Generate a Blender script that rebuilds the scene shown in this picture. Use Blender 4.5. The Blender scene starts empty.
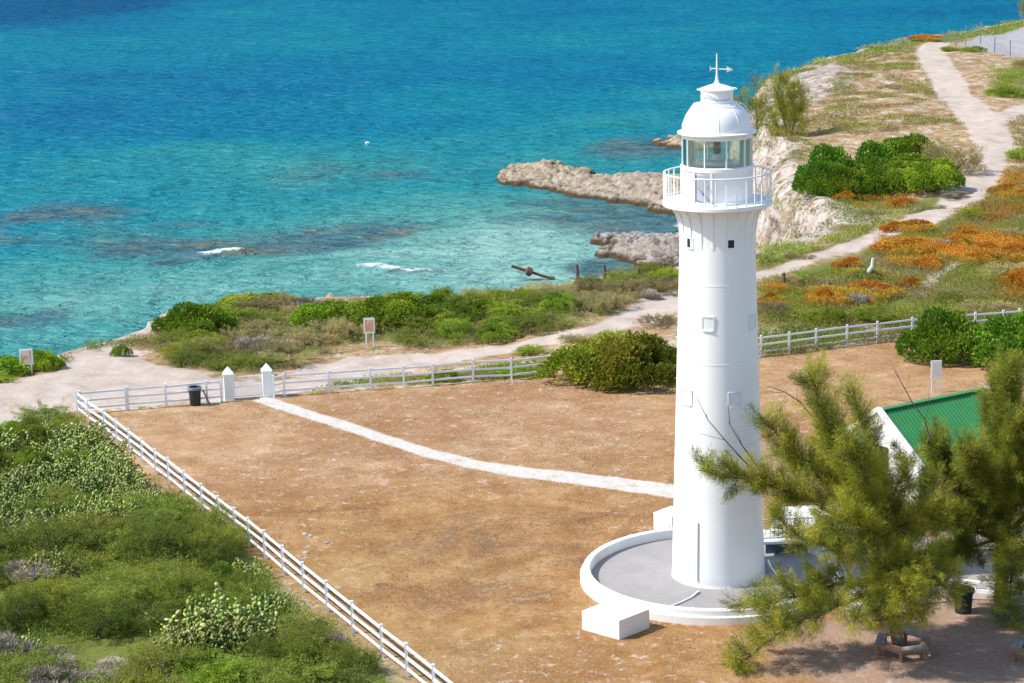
import bpy, math, random
import numpy as np
from mathutils import Vector, Matrix

# ------------------------------------------------------------------ camera, world, sun, exposure
scene = bpy.context.scene
COL = scene.collection
F = 2100.0                       # focal length in pixels of a 1024 px wide frame
PITCH, ROLL = math.radians(12.9), math.radians(1.45)
CAM = np.array([0.0, 0.0, 27.0])
fw = np.array([0, math.cos(PITCH), -math.sin(PITCH)])
up0 = np.array([0, math.sin(PITCH), math.cos(PITCH)])
rt0 = np.array([1.0, 0, 0])
rt = math.cos(ROLL) * rt0 - math.sin(ROLL) * up0
up = math.cos(ROLL) * up0 + math.sin(ROLL) * rt0
cam_data = bpy.data.cameras.new("camera")
cam = bpy.data.objects.new("camera", cam_data)
COL.objects.link(cam)
cam.matrix_world = Matrix(((rt[0], up[0], -fw[0], CAM[0]), (rt[1], up[1], -fw[1], CAM[1]),
                           (rt[2], up[2], -fw[2], CAM[2]), (0, 0, 0, 1)))
cam_data.sensor_width = 36.0
cam_data.lens = 36.0 * F / 1024.0
cam_data.clip_start, cam_data.clip_end = 0.5, 12000.0
scene.camera = cam

SUN_EL, SUN_AZ = math.radians(48), math.radians(-95)      # azimuth clockwise from +Y
sdir = Vector((math.sin(SUN_AZ) * math.cos(SUN_EL), math.cos(SUN_AZ) * math.cos(SUN_EL), math.sin(SUN_EL)))
world = bpy.data.worlds.new("World")
scene.world = world
world.use_nodes = True
wn = world.node_tree
bg = wn.nodes["Background"]
sky = wn.nodes.new("ShaderNodeTexSky")
sky.sky_type = 'NISHITA'
sky.sun_disc = False
sky.sun_elevation = SUN_EL
sky.sun_rotation = SUN_AZ % (2 * math.pi)
sky.air_density, sky.dust_density, sky.ozone_density = 1.0, 0.6, 1.0
wn.links.new(sky.outputs[0], bg.inputs[0])
bg.inputs[1].default_value = 0.15
sun_data = bpy.data.lights.new("sun", 'SUN')
sun_data.energy = 3.9
sun_data.angle = math.radians(0.5)
sun_data.color = (1.0, 0.95, 0.87)
sun = bpy.data.objects.new("sun", sun_data)
sun.rotation_euler = sdir.to_track_quat('Z', 'Y').to_euler()
COL.objects.link(sun)
scene.view_settings.view_transform = 'Standard'
scene.view_settings.look = 'None'
scene.view_settings.exposure = 0.66
scene.view_settings.gamma = 1.0

# ------------------------------------------------------------------ helpers
rng = np.random.default_rng(7)
SEA_Z = -13.5


def ray(px, py):
    return fw * F + rt * (px - 512.0) + up * (341.5 - py)


def G(px, py, z=0.0):
    d = ray(px, py)
    return CAM + d * ((z - CAM[2]) / d[2])


def AT(px, py, y):
    d = ray(px, py)
    return CAM + d * (y / d[1])


def GP(pts, z=0.0):
    return np.array([G(p[0], p[1], z)[:2] for p in pts])


def hash2(ix, iy, seed):
    h = (ix.astype(np.int64) * 374761393 + iy.astype(np.int64) * 668265263 + seed * 974711) & 0xFFFFFFFF
    h = ((h ^ (h >> 13)) * 1274126177) & 0xFFFFFFFF
    h = h ^ (h >> 16)
    return (h & 0xFFFF) / 65535.0


def vnoise(x, y, seed=0):
    x = np.asarray(x, float); y = np.asarray(y, float)
    ix, iy = np.floor(x), np.floor(y)
    fx, fy = x - ix, y - iy
    fx = fx * fx * (3 - 2 * fx); fy = fy * fy * (3 - 2 * fy)
    a = hash2(ix, iy, seed); b = hash2(ix + 1, iy, seed)
    c = hash2(ix, iy + 1, seed); d = hash2(ix + 1, iy + 1, seed)
    return (a * (1 - fx) + b * fx) * (1 - fy) + (c * (1 - fx) + d * fx) * fy


def fbm(x, y, octaves=4, seed=0):
    t, amp, s = 0, 0.5, 0
    x = np.asarray(x, float); y = np.asarray(y, float)
    for i in range(octaves):
        t = t + amp * vnoise(x * 2 ** i + 17.3 * i, y * 2 ** i - 9.1 * i, seed + i)
        s += amp; amp *= 0.5
    return t / s            # 0..1


def seg_dist(x, y, ax, ay, bx, by):
    vx, vy = bx - ax, by - ay
    t = np.clip(((x - ax) * vx + (y - ay) * vy) / (vx * vx + vy * vy + 1e-12), 0, 1)
    return np.hypot(x - ax - t * vx, y - ay - t * vy), t


def sd_poly(x, y, P):
    """signed distance, positive inside"""
    x = np.asarray(x, float); y = np.asarray(y, float)
    d = np.full(x.shape, 1e9); ins = np.zeros(x.shape, bool)
    n = len(P)
    for i in range(n):
        ax, ay = P[i]; bx, by = P[(i + 1) % n]
        d = np.minimum(d, seg_dist(x, y, ax, ay, bx, by)[0])
        c = ((ay > y) != (by > y))
        with np.errstate(divide='ignore', invalid='ignore'):
            xi = (bx - ax) * (y - ay) / ((by - ay) if by != ay else 1e-12) + ax
        ins ^= c & (x < xi)
    return np.where(ins, d, -d)


def sd_line(x, y, P, w):
    """signed distance to a ribbon with half widths w, positive inside"""
    best = np.full(np.shape(x), -1e9)
    for i in range(len(P) - 1):
        d, t = seg_dist(x, y, P[i][0], P[i][1], P[i + 1][0], P[i + 1][1])
        best = np.maximum(best, w[i] * (1 - t) + w[i + 1] * t - d)
    return best


def sstep(a, b, x):
    t = np.clip((x - a) / (b - a), 0, 1)
    return t * t * (3 - 2 * t)


# ------------------------------------------------------------------ node materials
def nodes_of(name):
    m = bpy.data.materials.new(name)
    m.use_nodes = True
    nt = m.node_tree
    bsdf = nt.nodes["Principled BSDF"]
    return m, nt, bsdf


def N(nt, kind, **kw):
    n = nt.nodes.new(kind)
    for k, v in kw.items():
        setattr(n, k, v)
    return n


def noise(nt, scale, detail=4, rough=0.6, coord=None, distort=0.0):
    n = N(nt, "ShaderNodeTexNoise")
    n.inputs["Scale"].default_value = scale
    n.inputs["Detail"].default_value = detail
    n.inputs["Roughness"].default_value = rough
    n.inputs["Distortion"].default_value = distort
    if coord is not None:
        nt.links.new(coord, n.inputs["Vector"])
    return n.outputs["Fac"]


def ramp(nt, fac, stops):
    r = N(nt, "ShaderNodeValToRGB")
    e = r.color_ramp.elements
    while len(e) > 1:
        e.remove(e[-1])
    e[0].position = stops[0][0]; e[0].color = (*stops[0][1], 1)
    for p, c in stops[1:]:
        k = e.new(p); k.color = (*c, 1)
    nt.links.new(fac, r.inputs[0])
    return r.outputs[0]


def mixc(nt, fac, a, b, mode='MIX'):
    m = N(nt, "ShaderNodeMix", data_type='RGBA', blend_type=mode)
    for s, v in ((0, fac), (6, a), (7, b)):
        if isinstance(v, (int, float)):
            m.inputs[s].default_value = v
        elif isinstance(v, tuple):
            m.inputs[s].default_value = (*v, 1)
        else:
            nt.links.new(v, m.inputs[s])
    return m.outputs[2]


def math_n(nt, op, a, b=None, c=None, clamp=False):
    m = N(nt, "ShaderNodeMath", operation=op, use_clamp=clamp)
    for i, v in enumerate((a, b, c)):
        if v is None:
            continue
        if isinstance(v, (int, float)):
            m.inputs[i].default_value = v
        else:
            nt.links.new(v, m.inputs[i])
    return m.outputs[0]


def maprange(nt, v, a, b, c=0.0, d=1.0):
    m = N(nt, "ShaderNodeMapRange", interpolation_type='SMOOTHSTEP')
    nt.links.new(v, m.inputs[0])
    for i, q in enumerate((a, b, c, d)):
        m.inputs[i + 1].default_value = q
    return m.outputs[0]


def bump(nt, bsdf, h, strength, dist):
    b = N(nt, "ShaderNodeBump")
    b.inputs["Strength"].default_value = strength
    b.inputs["Distance"].default_value = dist
    nt.links.new(h, b.inputs["Height"])
    nt.links.new(b.outputs[0], bsdf.inputs["Normal"])


def simple(name, colr, rough=0.6, var=0.12, scale=3.0, spec=0.3, metal=0.0, bmp=0.0, dirt=None, dirt_amt=0.5):
    m, nt, b = nodes_of(name)
    tc = N(nt, "ShaderNodeTexCoord").outputs["Object"]
    f = noise(nt, scale, 5, 0.65, tc)
    lo = tuple(max(0, c * (1 - var)) for c in colr); hi = tuple(min(1, c * (1 + var)) for c in colr)
    c = ramp(nt, f, [(0.3, lo), (0.7, hi)])
    if dirt:
        f2 = noise(nt, scale * 0.37, 6, 0.7, tc, 0.6)
        c = mixc(nt, math_n(nt, 'MULTIPLY', maprange(nt, f2, 0.55, 0.75), dirt_amt), c, dirt)
    nt.links.new(c, b.inputs["Base Color"])
    b.inputs["Roughness"].default_value = rough
    b.inputs["Specular IOR Level"].default_value = spec
    b.inputs["Metallic"].default_value = metal
    if bmp:
        bump(nt, b, noise(nt, scale * 6, 4, 0.6, tc), bmp, 0.02)
    return m


def foliage(name, transl=0.3, rough=0.6, spec=0.25, vary=1.0):
    m, nt, b = nodes_of(name)
    at = N(nt, "ShaderNodeAttribute", attribute_name="tint")
    oi = N(nt, "ShaderNodeObjectInfo")
    hsv = N(nt, "ShaderNodeHueSaturation")
    nt.links.new(at.outputs["Color"], hsv.inputs["Color"])
    nt.links.new(maprange(nt, math_n(nt, 'FRACT', math_n(nt, 'MULTIPLY', oi.outputs["Random"], 7.31)), 0, 1, 0.5 - 0.018 * vary, 0.5 + 0.014 * vary), hsv.inputs["Hue"])
    nt.links.new(maprange(nt, oi.outputs["Random"], 0, 1, 1 - 0.28 * vary, 1 + 0.3 * vary), hsv.inputs["Value"])
    nt.links.new(hsv.outputs[0], b.inputs["Base Color"])
    b.inputs["Roughness"].default_value = rough
    b.inputs["Specular IOR Level"].default_value = spec
    t = N(nt, "ShaderNodeBsdfTranslucent")
    nt.links.new(hsv.outputs[0], t.inputs[0])
    mx = N(nt, "ShaderNodeMixShader")
    mx.inputs[0].default_value = transl
    nt.links.new(b.outputs[0], mx.inputs[1]); nt.links.new(t.outputs[0], mx.inputs[2])
    nt.links.new(mx.outputs[0], nt.nodes["Material Output"].inputs[0])
    return m


M = {}
M['leaf'] = foliage("leaf", 0.42)
M['needle'] = foliage("needle", 0.42, vary=0.0)
M['rust_leaf'] = foliage("rust_leaf", 0.35, vary=0.35)
M['twig'] = foliage("twig", 0.0, 0.8, 0.1)
M['pad'] = foliage("cactus_skin", 0.0, 0.55, 0.3)
M['bark'] = simple("bark", (0.13, 0.10, 0.08), 0.9, 0.35, 6, 0.1, bmp=0.6)
M['white'] = simple("white_masonry_paint", (0.80, 0.80, 0.79), 0.55, 0.04, 1.6, 0.3, dirt=(0.66, 0.63, 0.58), dirt_amt=0.35)
M['plinth'] = simple("stained_masonry_paint", (0.77, 0.76, 0.74), 0.6, 0.05, 1.2, 0.3, dirt=(0.46, 0.41, 0.35), dirt_amt=0.55)
M['metalwhite'] = simple("white_metal_paint", (0.80, 0.80, 0.80), 0.4, 0.03, 2.0, 0.4)
M['fence'] = simple("white_fence_paint", (0.78, 0.79, 0.80), 0.45, 0.05, 2.5, 0.35)
M['recess'] = simple("window_glass", (0.02, 0.025, 0.03), 0.2, 0.1, 4, 0.5)
M['doorpaint'] = simple("door_paint", (0.36, 0.38, 0.43), 0.5, 0.06, 3, 0.3)
M['shutter'] = simple("shutter_paint", (0.70, 0.72, 0.74), 0.5, 0.04, 3, 0.3)
M['framegrey'] = simple("window_frame_paint", (0.62, 0.66, 0.72), 0.5, 0.05, 3, 0.3)
M['floor'] = simple("concrete_floor", (0.30, 0.285, 0.275), 0.8, 0.10, 0.9, 0.2, dirt=(0.27, 0.255, 0.25), dirt_amt=0.6, bmp=0.15)
M['bin'] = simple("bin_plastic", (0.02, 0.024, 0.028), 0.5, 0.15, 6, 0.4)
M['binrim'] = simple("bin_rim", (0.22, 0.24, 0.28), 0.5, 0.1, 6, 0.4)
M['rust'] = simple("rusty_iron", (0.16, 0.075, 0.045), 0.85, 0.4, 5, 0.2, bmp=0.5)
M['postwood'] = simple("weathered_post", (0.14, 0.10, 0.085), 0.9, 0.3, 6, 0.1, bmp=0.4)
M['bench'] = simple("bench_wood", (0.26, 0.15, 0.10), 0.8, 0.3, 7, 0.2, bmp=0.3)
M['greyboard'] = simple("bench_board", (0.26, 0.23, 0.21), 0.8, 0.3, 7, 0.2, bmp=0.3)
M['deadwood'] = simple("bleached_wood", (0.55, 0.52, 0.50), 0.8, 0.15, 8, 0.2)
M['stone'] = simple("limestone", (0.44, 0.39, 0.33), 0.9, 0.25, 3, 0.1, bmp=0.8)
M['deck_shade'] = simple("deck_shade_blue", (0.07, 0.11, 0.17), 0.7, 0.2, 2, 0.2)  # blue darkness of the shaded terrace front, put into the colour
M['lens'] = simple("lamp_optic", (0.05, 0.07, 0.06), 0.15, 0.3, 8, 0.6)
M['galv'] = simple("galvanised_pole", (0.22, 0.23, 0.25), 0.5, 0.15, 4, 0.4, metal=0.3)
M['roofgreen'] = simple("green_roof_paint", (0.035, 0.20, 0.055), 0.45, 0.12, 1.2, 0.4, dirt=(0.05, 0.20, 0.09), dirt_amt=0.5)
M['roofpale'] = simple("pale_roof_sheet", (0.50, 0.50, 0.49), 0.5, 0.08, 2, 0.3)
M['patio'] = simple("patio_concrete", (0.34, 0.29, 0.26), 0.85, 0.12, 0.8, 0.2, dirt=(0.33, 0.28, 0.25), dirt_amt=0.6, bmp=0.2)


def tower_paint():
    m, nt, b = nodes_of("tower_paint")
    tc = N(nt, "ShaderNodeTexCoord").outputs["Object"]
    mp = N(nt, "ShaderNodeMapping"); nt.links.new(tc, mp.inputs[0]); mp.inputs["Scale"].default_value = (5.0, 5.0, 0.22)
    c = ramp(nt, noise(nt, 0.8, 5, 0.6, tc), [(0.3, (0.76, 0.765, 0.77)), (0.7, (0.81, 0.81, 0.80))])
    st = maprange(nt, noise(nt, 1.0, 5, 0.7, mp.outputs[0]), 0.60, 0.78)
    pt = maprange(nt, noise(nt, 0.55, 4, 0.6, tc), 0.45, 0.65)
    c = mixc(nt, math_n(nt, 'MULTIPLY', math_n(nt, 'MULTIPLY', st, pt), 0.45), c, (0.52, 0.44, 0.36))
    sp = N(nt, "ShaderNodeSeparateXYZ"); nt.links.new(tc, sp.inputs[0])
    low = math_n(nt, 'MULTIPLY', maprange(nt, math_n(nt, 'ADD', sp.outputs[2], math_n(nt, 'MULTIPLY', noise(nt, 2.0, 5, 0.7, tc), 0.9)), 0.4, 1.1, 1.0, 0.0), 0.45)
    c = mixc(nt, low, c, (0.50, 0.46, 0.41))
    nt.links.new(c, b.inputs["Base Color"]); b.inputs["Roughness"].default_value = 0.5
    b.inputs["Specular IOR Level"].default_value = 0.3
    return m


M['tower'] = tower_paint()


def make_path_mat():
    m, nt, b = nodes_of("crushed_shell_path")
    tc = N(nt, "ShaderNodeTexCoord").outputs["Object"]
    c = ramp(nt, noise(nt, 1.2, 6, 0.7, tc), [(0.3, (0.36, 0.29, 0.22)), (0.45, (0.50, 0.46, 0.41)), (0.7, (0.57, 0.54, 0.50))])
    c = mixc(nt, math_n(nt, 'MULTIPLY', maprange(nt, noise(nt, 14, 3, 0.6, tc), 0.58, 0.7), 0.5), c, (0.36, 0.29, 0.22))
    nt.links.new(c, b.inputs["Base Color"]); b.inputs["Roughness"].default_value = 0.95
    b.inputs["Specular IOR Level"].default_value = 0.1
    bump(nt, b, noise(nt, 25, 3, 0.6, tc), 0.5, 0.02)
    return m


def make_ground_mat():
    m, nt, b = nodes_of("ground")
    geo = N(nt, "ShaderNodeNewGeometry").outputs["Position"]
    a1 = N(nt, "ShaderNodeAttribute", attribute_name="maska").outputs["Color"]
    a2 = N(nt, "ShaderNodeAttribute", attribute_name="maskb").outputs["Color"]
    s1 = N(nt, "ShaderNodeSeparateColor"); nt.links.new(a1, s1.inputs[0])
    s2 = N(nt, "ShaderNodeSeparateColor"); nt.links.new(a2, s2.inputs[0])
    sand, lawn, rock = s1.outputs[0], s1.outputs[1], s1.outputs[2]
    tar, herb, gold = s2.outputs[0], s2.outputs[1], s2.outputs[2]
    a3 = N(nt, "ShaderNodeAttribute", attribute_name="maskc").outputs["Color"]
    s3 = N(nt, "ShaderNodeSeparateColor"); nt.links.new(a3, s3.inputs[0])
    worn, dusty = s3.outputs[0], s3.outputs[1]
    nL = noise(nt, 0.07, 5, 0.6, geo, 0.4)
    nM = noise(nt, 0.55, 6, 0.68, geo, 0.3)
    nF = noise(nt, 4.0, 5, 0.7, geo)
    nS = noise(nt, 1.6, 6, 0.8, geo, 0.3)
    edge = math_n(nt, 'ADD', math_n(nt, 'MULTIPLY', math_n(nt, 'SUBTRACT', nM, 0.5), 0.55),
                  math_n(nt, 'MULTIPLY', math_n(nt, 'SUBTRACT', nF, 0.5), 0.45))

    def mask(ch, k=1.0, w=0.10):
        return maprange(nt, math_n(nt, 'ADD', ch, math_n(nt, 'MULTIPLY', edge, k)), 0.5 - w, 0.5 + w)
    # wild soil
    soil = ramp(nt, nM, [(0.28, (0.17, 0.105, 0.06)), (0.44, (0.34, 0.20, 0.115)), (0.53, (0.41, 0.275, 0.18)), (0.62, (0.52, 0.44, 0.37))])
    green = ramp(nt, nF, [(0.3, (0.085, 0.105, 0.022)), (0.7, (0.17, 0.19, 0.045))])
    soil = mixc(nt, maprange(nt, math_n(nt, 'ADD', nS, math_n(nt, 'MULTIPLY', nF, 0.4)), 0.68, 0.82), soil, green)
    base = mixc(nt, mask(herb, 1.3, 0.16), soil, green)
    # dry lawn
    lA = ramp(nt, nM, [(0.25, (0.179, 0.081, 0.028)), (0.42, (0.272, 0.134, 0.046)), (0.56, (0.352, 0.198, 0.081)), (0.75, (0.439, 0.292, 0.152))])
    lB = ramp(nt, nM, [(0.25, (0.254, 0.134, 0.058)), (0.45, (0.364, 0.216, 0.108)), (0.6, (0.433, 0.286, 0.169)), (0.75, (0.520, 0.391, 0.279))])
    lG = ramp(nt, nM, [(0.25, (0.213, 0.129, 0.046)), (0.45, (0.312, 0.204, 0.081)), (0.6, (0.382, 0.274, 0.122)), (0.75, (0.451, 0.362, 0.204))])
    lw = mixc(nt, maprange(nt, gold, 0.0, 0.5), lB, lA)
    lw = mixc(nt, maprange(nt, gold, 0.5, 1.0), lw, lG)
    lw = mixc(nt, math_n(nt, 'MULTIPLY', maprange(nt, nL, 0.47, 0.62), 0.6), lw, (0.25, 0.125, 0.050))
    blot = noise(nt, 0.33, 6, 0.72, geo, 1.2)
    lw = mixc(nt, math_n(nt, 'MULTIPLY', maprange(nt, blot, 0.62, 0.72), 0.55), lw, (0.19, 0.145, 0.12))
    wn_ = maprange(nt, math_n(nt, 'ADD', math_n(nt, 'MULTIPLY', worn, 0.20), math_n(nt, 'ADD', math_n(nt, 'MULTIPLY', blot, 0.6), math_n(nt, 'MULTIPLY', nF, 0.6))), 0.70, 0.86)
    lw = mixc(nt, math_n(nt, 'MULTIPLY', wn_, 0.6), lw, (0.135, 0.085, 0.065))
    olv = maprange(nt, noise(nt, 0.45, 6, 0.75, geo, 0.8), 0.56, 0.68)
    lw = mixc(nt, math_n(nt, 'MULTIPLY', olv, 0.5), lw, (0.25, 0.18, 0.06))
    du = maprange(nt, math_n(nt, 'ADD', dusty, math_n(nt, 'MULTIPLY', math_n(nt, 'SUBTRACT', nM, 0.5), 0.8)), 0.3, 0.7)
    lw = mixc(nt, math_n(nt, 'MULTIPLY', du, 0.85), lw, ramp(nt, nF, [(0.3, (0.25, 0.155, 0.11)), (0.7, (0.37, 0.26, 0.205))]))
    pale = math_n(nt, 'MULTIPLY', maprange(nt, nS, 0.54, 0.66), maprange(nt, nL, 0.34, 0.54))
    lw = mixc(nt, math_n(nt, 'MULTIPLY', pale, 0.7), lw, (0.58, 0.51, 0.45))
    lw = mixc(nt, math_n(nt, 'MULTIPLY', maprange(nt, nF, 0.54, 0.68), 0.6), lw, (0.20, 0.12, 0.055))
    lw = mixc(nt, math_n(nt, 'MULTIPLY', maprange(nt, noise(nt, 7.0, 3, 0.75, geo), 0.56, 0.7), 0.5), lw, (0.55, 0.42, 0.29))
    base = mixc(nt, mask(lawn, 0.7), base, lw)
    # cliff limestone
    rk = ramp(nt, noise(nt, 0.7, 8, 0.75, geo, 0.8), [(0.34, (0.09, 0.06, 0.045)), (0.43, (0.27, 0.20, 0.155)), (0.50, (0.43, 0.36, 0.31)), (0.62, (0.55, 0.50, 0.46))])
    rk = mixc(nt, math_n(nt, 'MULTIPLY', maprange(nt, noise(nt, 0.35, 5, 0.7, geo), 0.56, 0.66), 0.8), rk, (0.36, 0.22, 0.11))
    rk = mixc(nt, math_n(nt, 'MULTIPLY', maprange(nt, noise(nt, 0.5, 5, 0.75, geo, 0.5), 0.58, 0.66), 0.8), rk, (0.16, 0.18, 0.05))
    base = mixc(nt, mask(rock, 1.1, 0.12), base, rk)
    # sand and dust
    sd = ramp(nt, nM, [(0.25, (0.32, 0.25, 0.19)), (0.45, (0.43, 0.355, 0.295)), (0.7, (0.505, 0.44, 0.385))])
    sd = mixc(nt, math_n(nt, 'MULTIPLY', maprange(nt, nF, 0.6, 0.75), 0.35), sd, (0.42, 0.34, 0.27))
    base = mixc(nt, mask(sand, 0.8), base, sd)
    shell = ramp(nt, noise(nt, 1.3, 6, 0.75, geo), [(0.3, (0.40, 0.33, 0.26)), (0.45, (0.52, 0.48, 0.43)), (0.7, (0.58, 0.555, 0.52))])
    shell = mixc(nt, math_n(nt, 'MULTIPLY', maprange(nt, nF, 0.56, 0.7), 0.45), shell, (0.38, 0.30, 0.22))
    base = mixc(nt, mask(s3.outputs[2], 0.55, 0.07), base, shell)
    td = ramp(nt, nF, [(0.3, (0.27, 0.26, 0.265)), (0.7, (0.34, 0.33, 0.335))])
    base = mixc(nt, mask(tar, 0.15, 0.08), base, td)
    nt.links.new(base, b.inputs["Base Color"])
    b.inputs["Roughness"].default_value = 0.95
    b.inputs["Specular IOR Level"].default_value = 0.08
    h = math_n(nt, 'ADD', nF, math_n(nt, 'MULTIPLY', noise(nt, 1.5, 6, 0.8, geo, 0.5), math_n(nt, 'ADD', math_n(nt, 'MULTIPLY', rock, 6.0), 0.8)))
    bump(nt, b, h, 0.55, 0.12)
    return m


def make_reef_mat():
    m, nt, b = nodes_of("shore_rock")
    geo = N(nt, "ShaderNodeNewGeometry").outputs["Position"]
    sx = N(nt, "ShaderNodeSeparateXYZ"); nt.links.new(geo, sx.inputs[0])
    c = ramp(nt, noise(nt, 0.9, 8, 0.75, geo, 0.6), [(0.36, (0.13, 0.08, 0.045)), (0.44, (0.36, 0.265, 0.165)), (0.51, (0.52, 0.42, 0.29)), (0.62, (0.62, 0.53, 0.41))])
    g = ramp(nt, noise(nt, 1.1, 8, 0.75, geo, 0.6), [(0.36, (0.10, 0.08, 0.07)), (0.44, (0.31, 0.27, 0.24)), (0.52, (0.47, 0.43, 0.40)), (0.62, (0.60, 0.56, 0.52))])
    at = N(nt, "ShaderNodeAttribute", attribute_name="grey")
    c = mixc(nt, at.outputs["Fac"], c, g)
    wet = maprange(nt, math_n(nt, 'ADD', sx.outputs[2], math_n(nt, 'MULTIPLY', noise(nt, 0.6, 4, 0.6, geo), 0.7)), SEA_Z + 0.65, SEA_Z + 1.1)
    c = mixc(nt, wet, (0.10, 0.065, 0.035), c)
    nt.links.new(c, b.inputs["Base Color"])
    b.inputs["Roughness"].default_value = 0.9
    b.inputs["Specular IOR Level"].default_value = 0.15
    bump(nt, b, noise(nt, 3.0, 8, 0.8, geo, 0.5), 1.0, 0.45)
    return m


def make_sea_mat():
    m, nt, b = nodes_of("sea_water")
    geo = N(nt, "ShaderNodeNewGeometry").outputs["Position"]
    at = N(nt, "ShaderNodeAttribute", attribute_name="water").outputs["Color"]
    s = N(nt, "ShaderNodeSeparateColor"); nt.links.new(at, s.inputs[0])
    mp = N(nt, "ShaderNodeMapping"); nt.links.new(geo, mp.inputs[0])
    mp.inputs["Rotation"].default_value = (0, 0, math.radians(8))
    mp.inputs["Scale"].default_value = (0.5, 1.0, 1.0)
    v = mp.outputs[0]
    n1 = noise(nt, 0.06, 6, 0.68, v, 0.5)
    n2 = noise(nt, 0.30, 5, 0.7, v, 0.3)
    d = math_n(nt, 'ADD', s.outputs[0], math_n(nt, 'MULTIPLY', math_n(nt, 'SUBTRACT', n1, 0.5), 0.35))
    d = math_n(nt, 'ADD', d, math_n(nt, 'MULTIPLY', math_n(nt, 'SUBTRACT', n2, 0.5), 0.16))
    c = ramp(nt, d, [(0, (0.220, 0.386, 0.341)), (0.2, (0.068, 0.241, 0.226)), (0.38, (0.020, 0.193, 0.207)), (0.56, (0.004, 0.152, 0.216)), (0.78, (0.003, 0.116, 0.209)), (1, (0.003, 0.069, 0.154))])
    reef = ramp(nt, n2, [(0.36, (0.028, 0.070, 0.095)), (0.52, (0.055, 0.125, 0.150)), (0.64, (0.13, 0.12, 0.075))])
    rf = maprange(nt, math_n(nt, 'ADD', s.outputs[1], math_n(nt, 'MULTIPLY', math_n(nt, 'SUBTRACT', n1, 0.5), 0.9)), 0.35, 0.75)
    c = mixc(nt, math_n(nt, 'MULTIPLY', rf, 0.9), c, reef)
    fm = maprange(nt, math_n(nt, 'MULTIPLY', s.outputs[2], math_n(nt, 'ADD', math_n(nt, 'MULTIPLY', noise(nt, 1.4, 5, 0.7, geo), 1.6), 0.2)), 0.42, 0.8)
    c = mixc(nt, fm, c, (0.75, 0.80, 0.80))
    nt.links.new(c, b.inputs["Base Color"])
    nt.links.new(maprange(nt, fm, 0, 1, 0.22, 0.8), b.inputs["Roughness"])
    b.inputs["IOR"].default_value = 1.33
    b.inputs["Specular IOR Level"].default_value = 0.0
    w = math_n(nt, 'ADD', noise(nt, 0.55, 4, 0.62, v, 0.4), math_n(nt, 'MULTIPLY', noise(nt, 0.14, 3, 0.6, v), 1.6))
    bm = N(nt, "ShaderNodeBump")
    bm.inputs["Strength"].default_value = 1.0; bm.inputs["Distance"].default_value = 2.0
    nt.links.new(w, bm.inputs["Height"])
    df = N(nt, "ShaderNodeBsdfDiffuse"); gl = N(nt, "ShaderNodeBsdfGlossy"); gl.inputs[0].default_value = (0.9, 1.0, 1.0, 1); gl.inputs["Roughness"].default_value = 0.3
    nt.links.new(c, df.inputs[0])
    nt.links.new(bm.outputs[0], df.inputs["Normal"]); nt.links.new(bm.outputs[0], gl.inputs["Normal"])
    mx = N(nt, "ShaderNodeMixShader"); mx.inputs[0].default_value = 0.016       # reflection cut by a polarising filter
    nt.links.new(df.outputs[0], mx.inputs[1]); nt.links.new(gl.outputs[0], mx.inputs[2])
    nt.links.new(mx.outputs[0], nt.nodes["Material Output"].inputs[0])
    return m


M['ground'] = make_ground_mat()
M['path'] = make_path_mat()
M['reef'] = make_reef_mat()
M['sea'] = make_sea_mat()


def glass_mat():
    m, nt, b = nodes_of("lantern_glass")
    tr = N(nt, "ShaderNodeBsdfTransparent"); tr.inputs[0].default_value = (0.92, 0.985, 0.975, 1)
    gl = N(nt, "ShaderNodeBsdfGlossy"); gl.inputs[0].default_value = (0.75, 1.0, 0.98, 1); gl.inputs["Roughness"].default_value = 0.03
    fr = N(nt, "ShaderNodeFresnel"); fr.inputs[0].default_value = 1.5
    mx = N(nt, "ShaderNodeMixShader")
    nt.links.new(math_n(nt, 'ADD', fr.outputs[0], 0.24), mx.inputs[0])
    nt.links.new(tr.outputs[0], mx.inputs[1]); nt.links.new(gl.outputs[0], mx.inputs[2])
    nt.links.new(mx.outputs[0], nt.nodes["Material Output"].inputs[0])
    return m


M['glass'] = glass_mat()


def panel_mat(name, stops):
    """weathered notice: pale board with a faded picture"""
    m, nt, b = nodes_of(name)
    tc = N(nt, "ShaderNodeTexCoord").outputs["Object"]
    c = ramp(nt, noise(nt, 2.3, 3, 0.5, tc, 0.5), stops)
    nt.links.new(c, b.inputs["Base Color"]); b.inputs["Roughness"].default_value = 0.5
    return m


# ------------------------------------------------------------------ object helpers
def link(name, me, mat, parent=None, smooth=False):
    o = bpy.data.objects.new(name, me)
    COL.objects.link(o)
    if mat is not None and not me.materials:
        me.materials.append(mat)
    if parent is not None:
        o.parent = parent
    if smooth:
        me.polygons.foreach_set('use_smooth', np.ones(len(me.polygons), bool))
    return o


def tag(o, label=None, cat=None, group=None, kind=None):
    if label: o['label'] = label
    if cat: o['category'] = cat
    if group: o['group'] = group
    if kind: o['kind'] = kind
    return o


def thing(name, label, cat, loc=(0, 0, 0), rz=0.0, group=None):
    o = bpy.data.objects.new(name, None)
    o.empty_display_size = 0.3
    COL.objects.link(o)
    o.location = tuple(float(v) for v in loc); o.rotation_euler = (0, 0, rz)
    return tag(o, label, cat, group)


def dup(root, loc, rz=None, scale=None, label=None, group=None):
    r = root.copy(); COL.objects.link(r)
    r.location = tuple(float(v) for v in loc)
    if rz is not None: r.rotation_euler = (0, 0, rz)
    if scale is not None: r.scale = scale
    if label: r['label'] = label
    if group: r['group'] = group
    for ch in list(root.children):
        c = ch.copy(); COL.objects.link(c); c.parent = r
        for g in list(ch.children):
            d = g.copy(); COL.objects.link(d); d.parent = c
    return r


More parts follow.
